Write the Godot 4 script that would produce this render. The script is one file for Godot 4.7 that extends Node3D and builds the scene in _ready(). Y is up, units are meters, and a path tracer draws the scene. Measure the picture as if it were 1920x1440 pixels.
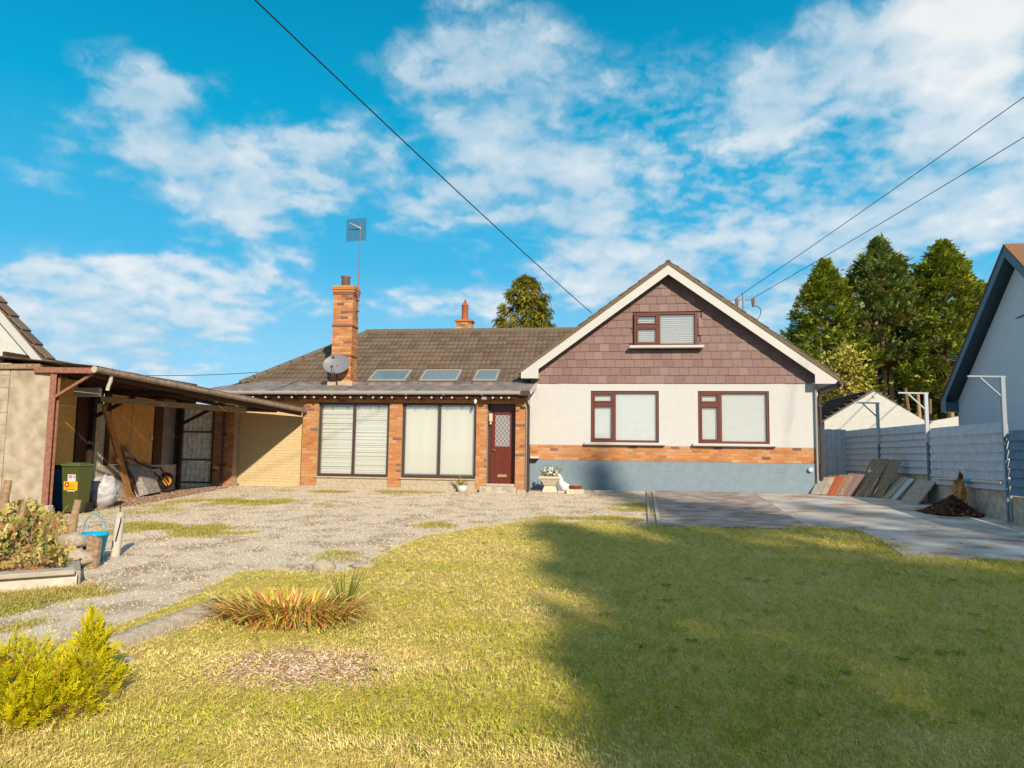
extends Node3D
# A dormer bungalow behind a lawn, with a canopy on the left and a fence on the right.
# y is up; the house front runs along x; the camera stands near the origin.

var rng := RandomNumberGenerator.new()
var M := {}          # materials by key
var counts := {}     # names in use
const SLOPE := 0.0425
const EXPOSURE := 1.9
const BLOBS := [[-34.9, 22.5, 3.9, 3.1, 0.80, 0.15], [-31.6, 20.3, 4.8, 3.2, 0.90, 0.20], [-28.2, 17.9, 4.2, 2.6, 0.80, 0.10], [-24.6, 15.6, 2.8, 1.9, 0.60, 0.10], [-36.4, 23.9, 2.4, 1.6, 0.50, 0.10], [-21.6, 20.8, 4.5, 3.0, 0.75, 0.10], [-17.5, 18.7, 3.3, 2.3, 0.60, 0.10], [-24.1, 22.4, 2.4, 1.8, 0.50, 0.00], [-41.5, 10.7, 2.7, 2.1, 0.90, 0.30], [-37.2, 10.2, 4.0, 2.5, 0.90, 0.30], [-32.9, 12.1, 3.6, 1.9, 1.00, 0.60], [-30.3, 9.7, 3.3, 2.3, 0.90, 0.30], [-40.1, 7.0, 4.4, 2.8, 0.80, 0.10], [-35.4, 7.1, 5.1, 2.9, 0.85, 0.00], [-40.1, 20.5, 3.8, 1.3, 0.30, 0.00], [-26.8, 12.7, 4.2, 1.0, 0.50, 0.40], [-12.7, 30.1, 5.2, 3.1, 0.85, 0.25], [-8.8, 30.9, 3.9, 2.4, 0.70, 0.20], [-10.9, 26.7, 5.6, 3.7, 0.75, 0.15], [-8.3, 23.1, 6.4, 3.8, 0.50, 0.00], [-6.5, 20.4, 4.7, 2.7, 0.60, 0.10], [-11.6, 18.4, 3.8, 2.4, 0.50, 0.00], [-2.7, 18.1, 4.6, 3.2, 0.95, 0.25], [-4.0, 27.8, 3.9, 2.9, 0.50, 0.00], [-16.9, 27.8, 3.4, 1.8, 0.35, 0.00], [24.6, 26.5, 5.5, 4.4, 1.20, 0.90], [19.3, 26.1, 5.5, 4.0, 0.90, 0.20], [12.8, 26.5, 4.4, 2.7, 0.60, 0.00], [11.6, 24.2, 3.0, 1.8, 0.50, 0.00], [21.4, 20.7, 5.5, 4.1, 0.80, 0.20], [26.0, 18.2, 4.2, 4.7, 0.90, 0.30], [16.2, 28.9, 5.2, 2.3, 0.50, 0.00], [5.9, 14.6, 8.4, 2.8, 0.45, 0.10], [15.4, 15.5, 6.7, 3.7, 0.75, 0.20], [22.2, 15.8, 5.4, 3.2, 0.80, 0.20], [-1.0, 14.5, 6.1, 2.4, 0.50, 0.10], [-9.4, 12.0, 4.6, 2.0, 0.70, 0.30], [1.5, 12.0, 5.2, 2.0, 0.55, 0.10], [-15.2, 11.9, 3.3, 1.6, 0.50, 0.30], [11.7, 11.6, 7.1, 2.3, 0.70, 0.10], [1.9, 22.1, 9.2, 5.0, 0.22, 0.00], [9.2, 19.0, 8.1, 4.2, 0.24, 0.05], [-0.2, 25.9, 5.8, 4.1, 0.22, 0.00], [-6.6, 24.9, 6.0, 4.5, 0.40, 0.05], [4.0, 28.5, 4.9, 2.8, 0.10, 0.00], [-19.3, 23.6, 5.0, 2.2, 0.25, 0.00], [-14.2, 21.0, 5.1, 2.7, 0.35, 0.00], [-22.9, 11.4, 5.2, 1.6, 0.30, 0.10], [-28.7, 14.1, 4.6, 1.9, 0.25, 0.00], [-41.4, 17.5, 4.4, 2.0, 0.22, 0.00], [-31.8, 24.1, 5.2, 2.1, 0.35, 0.00]]

func g(z: float) -> float:      # height of the gently rising ground
	return -SLOPE * maxf(z, -26.0) - 0.129

func L(r: float, gr: float, b: float) -> Color:   # linear base colour -> sRGB
	return Color(r, gr, b).linear_to_srgb()

# ---------------------------------------------------------------- nodes
func numbered(n: String) -> String:
	if not counts.has(n):
		counts[n] = 0
		return n
	counts[n] += 1
	return "%s_%03d" % [n, counts[n]]

func thing(called: String, label: String, cat: String, at := Vector3.ZERO, group := "") -> Node3D:
	var o := Node3D.new()
	o.name = numbered(called)
	o.position = at
	add_child(o)
	o.set_meta("label", label)
	o.set_meta("category", cat)
	if group:
		o.set_meta("group", group)
	return o

func ground_of(p: Node) -> Vector3:   # world position of a thing or part (no turned parents are used here)
	var v := Vector3.ZERO
	while p != self and p != null:
		v += p.position
		p = p.get_parent()
	return v

func part(st: SurfaceTool, called: String, m, parent: Node) -> MeshInstance3D:   # st holds world coordinates
	st.generate_normals()
	var o := MeshInstance3D.new()
	o.mesh = st.commit()
	o.name = called
	o.material_override = m if m is Material else M[m]
	parent.add_child(o, true)
	if parent != self:
		o.position = -ground_of(parent)
	return o

func struct(st: SurfaceTool, called: String, m) -> MeshInstance3D:
	var o := part(st, called, m, self)
	o.set_meta("kind", "structure")
	return o

func piece(mesh: Mesh, called: String, m, parent: Node, t: Transform3D) -> MeshInstance3D:   # shared mesh, world transform
	var o := MeshInstance3D.new()
	o.mesh = mesh
	o.name = called
	o.material_override = m if m is Material else M[m]
	t.origin -= ground_of(parent)
	o.transform = t
	parent.add_child(o, true)
	return o

func multi(called: String, mesh: Mesh, m, buf: PackedFloat32Array, parent: Node) -> MultiMeshInstance3D:
	var mm := MultiMesh.new()
	mm.transform_format = MultiMesh.TRANSFORM_3D
	mm.use_colors = true
	mm.mesh = mesh
	mm.instance_count = buf.size() / 16
	mm.buffer = buf
	var o := MultiMeshInstance3D.new()
	o.multimesh = mm
	o.material_override = m if m is Material else M[m]
	o.name = called
	parent.add_child(o, true)
	if parent != self:
		o.position = -ground_of(parent)
	o.set_meta("kind", "stuff")
	return o

func put(buf: PackedFloat32Array, t: Transform3D, c: Color) -> void:
	var b := t.basis
	buf.append_array(PackedFloat32Array([b.x.x, b.y.x, b.z.x, t.origin.x, b.x.y, b.y.y, b.z.y, t.origin.y, b.x.z, b.y.z, b.z.z, t.origin.z, c.r, c.g, c.b, 1.0]))

# ---------------------------------------------------------------- shapes
func S(smooth := false) -> SurfaceTool:
	var st := SurfaceTool.new()
	st.begin(Mesh.PRIMITIVE_TRIANGLES)
	st.set_smooth_group(0 if smooth else -1)
	return st

func tri(st: SurfaceTool, a: Vector3, b: Vector3, c: Vector3) -> void:
	st.add_vertex(a); st.add_vertex(c); st.add_vertex(b)

func quad(st: SurfaceTool, a: Vector3, b: Vector3, c: Vector3, d: Vector3) -> void:   # counter-clockwise seen from outside
	tri(st, a, b, c); tri(st, a, c, d)

# box from corner to corner, edges chamfered by c
func box(st: SurfaceTool, a: Vector3, b: Vector3, c := 0.0, t := Transform3D()) -> void:
	var lo := Vector3(minf(a.x, b.x), minf(a.y, b.y), minf(a.z, b.z))
	var hi := Vector3(maxf(a.x, b.x), maxf(a.y, b.y), maxf(a.z, b.z))
	st.set_smooth_group(-1)
	if c <= 0.0:
		var p := []
		for i in 8:
			p.append(t * Vector3(hi.x if i & 1 else lo.x, hi.y if i & 2 else lo.y, hi.z if i & 4 else lo.z))
		quad(st, p[4], p[5], p[7], p[6]); quad(st, p[1], p[0], p[2], p[3])
		quad(st, p[5], p[1], p[3], p[7]); quad(st, p[0], p[4], p[6], p[2])
		quad(st, p[6], p[7], p[3], p[2]); quad(st, p[0], p[1], p[5], p[4])
		return
	var v := func(ix: int, iy: int, iz: int, ax: int) -> Vector3:   # the corner's vertex that lies on the face of axis ax
		var q := Vector3(hi.x if ix else lo.x, hi.y if iy else lo.y, hi.z if iz else lo.z)
		var s := Vector3(-1 if ix else 1, -1 if iy else 1, -1 if iz else 1) * c
		if ax != 0: q.x += s.x
		if ax != 1: q.y += s.y
		if ax != 2: q.z += s.z
		return t * q
	for s in 2:
		var f := [[0, 0], [1, 0], [1, 1], [0, 1]]
		if s == 0: f.reverse()
		quad(st, v.call(s, f[0][0], f[0][1], 0), v.call(s, f[1][0], f[1][1], 0), v.call(s, f[2][0], f[2][1], 0), v.call(s, f[3][0], f[3][1], 0))
		quad(st, v.call(f[0][1], s, f[0][0], 1), v.call(f[1][1], s, f[1][0], 1), v.call(f[2][1], s, f[2][0], 1), v.call(f[3][1], s, f[3][0], 1))
		quad(st, v.call(f[0][0], f[0][1], s, 2), v.call(f[1][0], f[1][1], s, 2), v.call(f[2][0], f[2][1], s, 2), v.call(f[3][0], f[3][1], s, 2))
	for i in 2:
		for j in 2:
			quad(st, v.call(i, j, 0, 0), v.call(i, j, 1, 0), v.call(i, j, 1, 1), v.call(i, j, 0, 1))
			quad(st, v.call(i, 0, j, 0), v.call(i, 1, j, 0), v.call(i, 1, j, 2), v.call(i, 0, j, 2))
			quad(st, v.call(0, i, j, 1), v.call(1, i, j, 1), v.call(1, i, j, 2), v.call(0, i, j, 2))
	for i in 8:
		var a1 := i & 1; var b1 := (i >> 1) & 1; var c1 := i >> 2
		tri(st, v.call(a1, b1, c1, 0), v.call(a1, b1, c1, 1), v.call(a1, b1, c1, 2))

# a square bar from a to b
func bar(st: SurfaceTool, a: Vector3, b: Vector3, w: float, h: float, c := 0.0, up := Vector3.UP) -> void:
	var d := (b - a)
	var z := d.normalized()
	if absf(z.dot(up)) > 0.98: up = Vector3.FORWARD
	var x := up.cross(z).normalized()
	var y := z.cross(x)
	box(st, Vector3(-w / 2, -h / 2, 0), Vector3(w / 2, h / 2, d.length()), c, Transform3D(Basis(x, y, z), a))

func tube(st: SurfaceTool, pts: Array, r, n := 8, caps := true) -> void:   # r: number or array
	st.set_smooth_group(0)
	var rings := []
	var x := Vector3.ZERO
	for i in pts.size():
		var d: Vector3 = (pts[mini(i + 1, pts.size() - 1)] - pts[maxi(i - 1, 0)]).normalized()
		if x == Vector3.ZERO:
			x = d.cross(Vector3.UP if absf(d.y) < 0.9 else Vector3.RIGHT).normalized()
		x = (x - d * x.dot(d)).normalized()
		var y := d.cross(x)
		var rr: float = r[i] if r is Array else r
		var ring := []
		for k in n:
			var a := TAU * k / n
			ring.append(pts[i] + (x * cos(a) + y * sin(a)) * rr)
		rings.append(ring)
	for i in pts.size() - 1:
		for k in n:
			var k2 := (k + 1) % n
			quad(st, rings[i][k], rings[i][k2], rings[i + 1][k2], rings[i + 1][k])
	if caps:
		st.set_smooth_group(-1)
		for k in range(1, n - 1):
			tri(st, rings[0][0], rings[0][k + 1], rings[0][k])
			tri(st, rings[-1][0], rings[-1][k], rings[-1][k + 1])
	st.set_smooth_group(0)

# polygon in a plane (origin o, axes u, v), extruded by n (a vector)
func prism(st: SurfaceTool, pts: Array, o: Vector3, u: Vector3, v: Vector3, n: Vector3) -> void:
	st.set_smooth_group(-1)
	var poly := PackedVector2Array(pts)
	if Geometry2D.is_polygon_clockwise(poly): poly.reverse()
	var w := func(p: Vector2) -> Vector3: return o + u * p.x + v * p.y
	if u.cross(v).dot(n) < 0.0:
		poly.reverse()
	var ix := Geometry2D.triangulate_polygon(poly)
	var flip := Geometry2D.is_polygon_clockwise(poly)
	for i in range(0, ix.size(), 3):
		var a: Vector3 = w.call(poly[ix[i]]); var b: Vector3 = w.call(poly[ix[i + 1]]); var c: Vector3 = w.call(poly[ix[i + 2]])
		if (b - a).cross(c - a).dot(n) < 0.0:
			var k := b; b = c; c = k
		tri(st, a + n, b + n, c + n)
		tri(st, a, c, b)
	for i in poly.size():
		var a: Vector3 = w.call(poly[i]); var b: Vector3 = w.call(poly[(i + 1) % poly.size()])
		quad(st, a, b, b + n, a + n)

# wall slab in the xy plane with rectangular holes [x0, x1, y0, y1]
func holed(st: SurfaceTool, x0: float, x1: float, y0: float, y1: float, z0: float, z1: float, holes: Array) -> void:
	var xs := [x0, x1]; var ys := [y0, y1]
	for h in holes:
		xs.append_array([h[0], h[1]]); ys.append_array([h[2], h[3]])
	xs.sort(); ys.sort()
	for i in xs.size() - 1:
		for j in ys.size() - 1:
			if xs[i + 1] - xs[i] < 1e-5 or ys[j + 1] - ys[j] < 1e-5: continue
			var cx: float = (xs[i] + xs[i + 1]) / 2; var cy: float = (ys[j] + ys[j + 1]) / 2
			var open := false
			for h in holes:
				if cx > h[0] and cx < h[1] and cy > h[2] and cy < h[3]: open = true
			if cx < x0 or cx > x1 or cy < y0 or cy > y1: open = true
			if not open:
				box(st, Vector3(xs[i], ys[j], z0), Vector3(xs[i + 1], ys[j + 1], z1))

func lathe(st: SurfaceTool, at: Vector3, prof: Array, n := 16, sq := 1.0) -> void:   # prof: [radius, height]
	st.set_smooth_group(0)
	for i in prof.size() - 1:
		for k in n:
			var a := TAU * k / n; var b := TAU * (k + 1) / n
			var f := func(p, t) -> Vector3: return at + Vector3(p[0] * cos(t), p[1], -p[0] * sin(t) * sq)
			var A: Vector3 = f.call(prof[i], a); var B: Vector3 = f.call(prof[i], b); var C: Vector3 = f.call(prof[i + 1], b); var D: Vector3 = f.call(prof[i + 1], a)
			if prof[i][0] < 1e-4: tri(st, A, C, D)
			elif prof[i + 1][0] < 1e-4: tri(st, A, B, C)
			else: quad(st, A, B, C, D)

# uneven stone
func stone(st: SurfaceTool, at: Vector3, r: Vector3, seed_: int) -> void:
	var nz := FastNoiseLite.new(); nz.seed = seed_; nz.frequency = 0.9
	st.set_smooth_group(0)
	var nr := 9; var nc := 14
	var p := func(i: int, k: int) -> Vector3:
		var th := PI * i / nr; var ph := TAU * (k % nc) / nc
		var d := Vector3(sin(th) * cos(ph), cos(th), sin(th) * sin(ph))
		return at + d * r * (1.0 + 0.35 * nz.get_noise_3dv(d * 1.3 + Vector3(seed_, 0, 0)))
	for i in nr:
		for k in nc:
			if i > 0: tri(st, p.call(i, k), p.call(i, k + 1), p.call(i + 1, k + 1))
			if i < nr - 1 or i == 0: tri(st, p.call(i, k), p.call(i + 1, k + 1), p.call(i + 1, k))
			elif i == nr - 1: pass

# ---------------------------------------------------------------- materials
func ntex(freq: float, octaves: int, stops: Array, seed_ := 1, type := FastNoiseLite.TYPE_SIMPLEX_SMOOTH, size := 512, warp := 0.0) -> NoiseTexture2D:
	var n := FastNoiseLite.new()
	n.seed = seed_; n.frequency = freq; n.noise_type = type
	n.fractal_type = FastNoiseLite.FRACTAL_FBM; n.fractal_octaves = octaves
	if type == FastNoiseLite.TYPE_CELLULAR:
		n.cellular_return_type = FastNoiseLite.RETURN_CELL_VALUE
		n.fractal_type = FastNoiseLite.FRACTAL_NONE
	if warp > 0.0:
		n.domain_warp_enabled = true; n.domain_warp_amplitude = warp; n.domain_warp_frequency = freq * 0.7
	var t := NoiseTexture2D.new()
	t.width = size; t.height = size; t.seamless = true; t.noise = n
	if stops:
		var gr := Gradient.new()
		gr.offsets = PackedFloat32Array(stops.map(func(s): return s[0]))
		gr.colors = PackedColorArray(stops.map(func(s): return s[1]))
		t.color_ramp = gr
	return t

# colour that varies between dark, mid and light over about `metres`/8, with relief of bump centimetres
func mat(key: String, base: Color, vary := 0.25, metres := 2.0, rough := 0.85, bump := 0.0, freq := 0.02, tint := Color(1, 1, 1), type := FastNoiseLite.TYPE_SIMPLEX_SMOOTH) -> StandardMaterial3D:
	var m := StandardMaterial3D.new()
	m.resource_name = key
	m.roughness = rough
	m.metallic_specular = 0.35
	if vary > 0.0:
		var lo := Color(base.r * (1 - vary), base.g * (1 - vary), base.b * (1 - vary))
		var hi := Color(base.r * (1 + vary) * tint.r, base.g * (1 + vary) * tint.g, base.b * (1 + vary) * tint.b)
		m.albedo_texture = ntex(freq, 5, [[0.15, lo.linear_to_srgb()], [0.5, base.linear_to_srgb()], [0.85, hi.linear_to_srgb()]], key.hash() % 1000, type, 512)
		m.uv1_triplanar = true; m.uv1_world_triplanar = true
		m.uv1_scale = Vector3.ONE / metres
	else:
		m.albedo_color = base.linear_to_srgb()
	if bump > 0.0:
		m.heightmap_enabled = true
		m.heightmap_texture = ntex(freq * 3.0, 4, [], 7 + key.hash() % 100, type, 512)
		m.heightmap_scale = bump
		m.uv1_triplanar = true; m.uv1_world_triplanar = true
		m.uv1_scale = Vector3.ONE / metres
	M[key] = m
	return m

func plain(key: String, base: Color, rough := 0.6, metal := 0.0) -> StandardMaterial3D:
	var m := StandardMaterial3D.new()
	m.resource_name = key
	m.albedo_color = base.linear_to_srgb(); m.roughness = rough; m.metallic = metal
	m.metallic_specular = 0.4
	M[key] = m
	return m

func leafy(key: String, back: Color, rough := 0.6) -> StandardMaterial3D:
	var m := StandardMaterial3D.new()
	m.resource_name = key
	m.vertex_color_use_as_albedo = true
	m.roughness = rough
	m.metallic_specular = 0.25
	m.cull_mode = BaseMaterial3D.CULL_DISABLED
	m.backlight_enabled = true
	m.backlight = back.linear_to_srgb()
	M[key] = m
	return m

func materials() -> void:
	mat("wall_white", Color(0.53, 0.515, 0.508), 0.025, 3.0, 0.9, 0.12, 0.03)
	mat("blue_paint", Color(0.20, 0.262, 0.312), 0.05, 2.5, 0.8, 0.3, 0.02)
	mat("mortar", Color(0.42, 0.33, 0.25), 0.2, 1.0, 0.95)
	var tones := [Color(0.47, 0.192, 0.07), Color(0.49, 0.225, 0.09), Color(0.43, 0.165, 0.06), Color(0.50, 0.27, 0.135), Color(0.22, 0.105, 0.075)]
	for i in 5: mat("brick%d" % i, tones[i], 0.22, 0.6, 0.9, 0.15, 0.03)
	var st_ := mat("brick_far", Color(0.5, 0.5, 0.5), 0.0, 1.0, 0.9); st_.vertex_color_use_as_albedo = true; st_.albedo_color = Color.WHITE
	var cl := [Color(0.228, 0.143, 0.133), Color(0.242, 0.157, 0.145), Color(0.206, 0.126, 0.118), Color(0.265, 0.178, 0.162)]
	for i in 4: mat("clad%d" % i, cl[i], 0.32, 0.35, 0.75, 0.15, 0.03)
	var rt := [Color(0.135, 0.092, 0.066), Color(0.155, 0.112, 0.082), Color(0.12, 0.084, 0.062), Color(0.15, 0.115, 0.088)]
	for i in 4: mat("tile%d" % i, rt[i], 0.35, 0.7, 0.95, 0.2, 0.03, Color(1.2, 1.15, 0.95))
	var tf := mat("tile_far", Color(0.5, 0.5, 0.5), 0.0, 1.0, 0.95); tf.vertex_color_use_as_albedo = true; tf.albedo_color = Color.WHITE
	mat("felt", Color(0.205, 0.165, 0.148), 0.25, 2.5, 0.75, 0.2, 0.012, Color(1.2, 1.2, 1.2))
	plain("upvc", Color(0.52, 0.50, 0.48), 0.45)
	plain("frame_brown", Color(0.14, 0.045, 0.035), 0.4)
	plain("frame_dark", Color(0.075, 0.04, 0.032), 0.4)
	mat("door_wood", Color(0.13, 0.028, 0.018), 0.3, 0.6, 0.35)
	plain("blind", Color(0.70, 0.72, 0.70), 0.6)
	plain("blind_cream", Color(0.60, 0.545, 0.455), 0.7)
	mat("shutter", Color(0.60, 0.46, 0.26), 0.06, 1.5, 0.6)
	plain("gutter_brown", Color(0.07, 0.042, 0.038), 0.4)
	plain("gutter_grey", Color(0.30, 0.28, 0.26), 0.5)
	plain("downpipe", Color(0.055, 0.04, 0.042), 0.35)
	mat("concrete", Color(0.42, 0.36, 0.29), 0.25, 2.0, 0.95, 0.4, 0.02)
	mat("pale_concrete", Color(0.60, 0.54, 0.45), 0.2, 2.0, 0.95, 0.3, 0.02)
	mat("sill_stone", Color(0.45, 0.37, 0.27), 0.15, 1.2, 0.95, 0.3)
	mat("render_grey", Color(0.42, 0.34, 0.25), 0.22, 3.0, 0.95, 0.5, 0.015)
	mat("render_brown", Color(0.37, 0.29, 0.22), 0.3, 2.0, 0.95, 0.4, 0.02)
	mat("fence_paint", Color(0.42, 0.465, 0.525), 0.14, 2.6, 0.8, 0.12, 0.02)
	mat("fence_blue", Color(0.12, 0.20, 0.28), 0.2, 1.6, 0.8, 0.25, 0.02)
	plain("steel_grey", Color(0.24, 0.28, 0.32), 0.5, 0.2)
	plain("steel_white", Color(0.42, 0.45, 0.48), 0.5, 0.1)
	mat("steel_red", Color(0.30, 0.13, 0.085), 0.25, 0.8, 0.6)
	mat("steel_dark", Color(0.045, 0.026, 0.02), 0.3, 0.8, 0.6)
	mat("rust_roof", Color(0.25, 0.18, 0.135), 0.4, 1.5, 0.8)
	mat("timber", Color(0.36, 0.17, 0.06), 0.25, 0.8, 0.85, 0.2, 0.02)
	mat("timber_old", Color(0.32, 0.215, 0.135), 0.35, 0.7, 0.9, 0.3, 0.02)
	mat("timber_dark", Color(0.075, 0.035, 0.02), 0.3, 0.7, 0.9)
	mat("panel_board", Color(0.58, 0.29, 0.09), 0.12, 1.8, 0.85)
	mat("panel_sand", Color(0.66, 0.39, 0.11), 0.10, 1.8, 0.85)
	mat("sheet_cream", Color(0.55, 0.46, 0.33), 0.2, 0.9, 0.7, 0.0, 0.02)
	mat("sheet_clear", Color(0.62, 0.50, 0.38), 0.30, 1.6, 0.55, 0.0, 0.02)
	mat("galv", Color(0.28, 0.25, 0.24), 0.35, 1.0, 0.55, 0.0, 0.02)
	mat("neighbour_wall", Color(0.54, 0.61, 0.67), 0.06, 2.0, 0.95, 0.5, 0.04)
	plain("neighbour_blue", Color(0.06, 0.11, 0.155), 0.4)
	mat("shed_white", Color(0.55, 0.54, 0.51), 0.05, 2.0, 0.9)
	mat("bark", Color(0.20, 0.12, 0.07), 0.35, 0.8, 0.95, 0.8, 0.02)
	mat("clay_roof", Color(0.22, 0.115, 0.065), 0.3, 0.5, 0.9)
	mat("bark_pale", Color(0.36, 0.24, 0.14), 0.3, 0.8, 0.95, 0.5, 0.02)
	mat("rotten_wood", Color(0.46, 0.21, 0.07), 0.5, 0.5, 0.95, 1.0, 0.02)
	plain("mulch", Color(0.075, 0.028, 0.017), 0.95).vertex_color_use_as_albedo = true
	M.mulch.albedo_color = Color.WHITE
	mat("mulch_base", Color(0.07, 0.028, 0.018), 0.5, 0.6, 0.95, 2.0, 0.04)
	mat("stone_grey", Color(0.40, 0.33, 0.25), 0.3, 0.7, 0.95, 0.8)
	mat("terracotta", Color(0.40, 0.11, 0.05), 0.15, 0.5, 0.85)
	mat("planter_stone", Color(0.58, 0.50, 0.38), 0.15, 0.6, 0.9, 0.4)
	plain("white_gloss", Color(0.66, 0.64, 0.60), 0.35)
	plain("bin_green", Color(0.075, 0.085, 0.022), 0.45)
	plain("bin_lid", Color(0.10, 0.13, 0.045), 0.4)
	plain("barrel_blue", Color(0.008, 0.11, 0.32), 0.35)
	plain("bucket_blue", Color(0.01, 0.33, 0.60), 0.35)
	plain("sticker_yellow", Color(0.75, 0.42, 0.01), 0.5)
	plain("sticker_white", Color(0.62, 0.6, 0.62), 0.5)
	plain("sticker_red", Color(0.45, 0.04, 0.02), 0.5)
	plain("sticker_brown", Color(0.40, 0.17, 0.02), 0.5)
	plain("sack", Color(0.42, 0.40, 0.42), 0.3)
	plain("rubber", Color(0.018, 0.016, 0.016), 0.7)
	plain("hub_yellow", Color(0.70, 0.33, 0.01), 0.45)
	plain("aerial_blue", Color(0.025, 0.11, 0.20), 0.6)
	plain("cable", Color(0.012, 0.014, 0.022), 0.6)
	plain("dish", Color(0.19, 0.19, 0.215), 0.45)
	plain("pipe_white", Color(0.55, 0.49, 0.40), 0.6)
	plain("brass", Color(0.55, 0.40, 0.22), 0.35, 0.6)
	mat("roof_slate", Color(0.15, 0.115, 0.10), 0.3, 1.0, 0.85, 0.3)
	mat("corr_roof", Color(0.42, 0.34, 0.27), 0.3, 1.0, 0.85)
	var gl := StandardMaterial3D.new()
	gl.transparency = BaseMaterial3D.TRANSPARENCY_ALPHA
	gl.albedo_color = Color(0.85, 0.93, 0.95, 0.12); gl.roughness = 0.03; gl.metallic_specular = 0.6
	M.glass = gl
	var ob := StandardMaterial3D.new()
	ob.albedo_color = L(0.20, 0.185, 0.19); ob.roughness = 0.22; ob.metallic_specular = 0.6
	M.obscure_glass = ob
	var sk := StandardMaterial3D.new()
	sk.albedo_color = L(0.12, 0.16, 0.17); sk.roughness = 0.06; sk.metallic_specular = 0.8
	M.sky_glass = sk
	leafy("conifer", Color(0.10, 0.11, 0.015))
	leafy("grass", Color(0.16, 0.14, 0.03))
	leafy("golden", Color(0.25, 0.22, 0.0))
	leafy("blade", Color(0.14, 0.10, 0.02))
	plain("gravel_stone", Color(1, 1, 1), 0.95).vertex_color_use_as_albedo = true

# ---------------------------------------------------------------- sky
func sky_colour(d: Vector3, inside: bool, blobs: Array, nz: Array) -> Color:
	var el := rad_to_deg(asin(clampf(d.y, -1, 1)))
	var stops := [[0.0, Color(0.45, 0.66, 0.80)], [6.0, Color(0.27, 0.60, 0.83)], [14.0, Color(0.06, 0.43, 0.72)], [24.0, Color(0.004, 0.335, 0.585)], [36.0, Color(0.001, 0.205, 0.40)], [60.0, Color(0.002, 0.16, 0.37)], [90.0, Color(0.002, 0.15, 0.36)]]
	var c: Color = stops[0][1]
	for i in stops.size() - 1:
		if el >= stops[i][0]:
			c = stops[i][1].lerp(stops[i + 1][1], clampf((el - stops[i][0]) / (stops[i + 1][0] - stops[i][0]), 0, 1))
	var k := 1.0 / (maxf(d.y, 0.0) + 0.22)
	var p := Vector2(d.x, d.z) * k
	var n1: float = nz[0].get_noise_2d(p.x * 100, p.y * 100)      # large billows
	var n2: float = nz[1].get_noise_2d(p.x * 100, p.y * 100)      # wisps
	var base: float = 0.56 + 0.30 * nz[2].get_noise_2d(p.x * 100, p.y * 100)
	var bright := 0.0
	var az := rad_to_deg(atan2(d.x, -d.z))
	var edge := 1.0
	if inside:
		var dens := 0.0
		for b in blobs:
			var dx: float = (az - b[0]) / b[2]; var dy: float = (el - b[1]) / b[3]
			var q := dx * dx + dy * dy
			if q < 6.0:
				var f: float = exp(-q) * b[4]
				dens = dens + f * (1.0 - dens * 0.6)
				bright += f * b[5]
		var ax := clampf(minf(az + 52.0, 36.0 - az) / 8.0, 0, 1)
		var ay := clampf((46.0 - el) / 8.0, 0, 1)
		edge = ax * ay
		base = lerpf(base, dens * 0.78, edge)
	var amp := clampf(0.45 + base * 1.3, 0.0, 1.15)
	var cover := clampf((base * 0.98 + (0.50 * n1 + 0.40 * n2) * amp - 0.17) / 0.58, 0, 1)
	cover = cover * cover * (3 - 2 * cover)
	# rippled high cloud
	var sp: float = nz[3].get_noise_2d(p.x * 100, p.y * 145)
	var rip := clampf((sp + 0.02) * 3.6, 0, 1) * clampf(1.6 - absf(el - 18.5) / 7.5, 0, 1) * clampf(1.6 - absf(az - 9.0) / 12.0, 0, 1)
	cover = cover + (1.0 - cover) * rip * 0.58
	var lit := clampf(0.24 + 0.60 * n1 + 0.45 * n2 + 0.65 * bright - 0.15 * (1.0 - cover), 0, 1)
	var cc := Color(0.34, 0.52, 0.66).lerp(Color(0.84, 0.83, 0.81), lit)
	var out := c.lerp(cc, cover * (0.66 + 0.22 * lit))
	return Color(out.r * 1.16, out.g * 1.16, out.b * 1.16)

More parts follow.
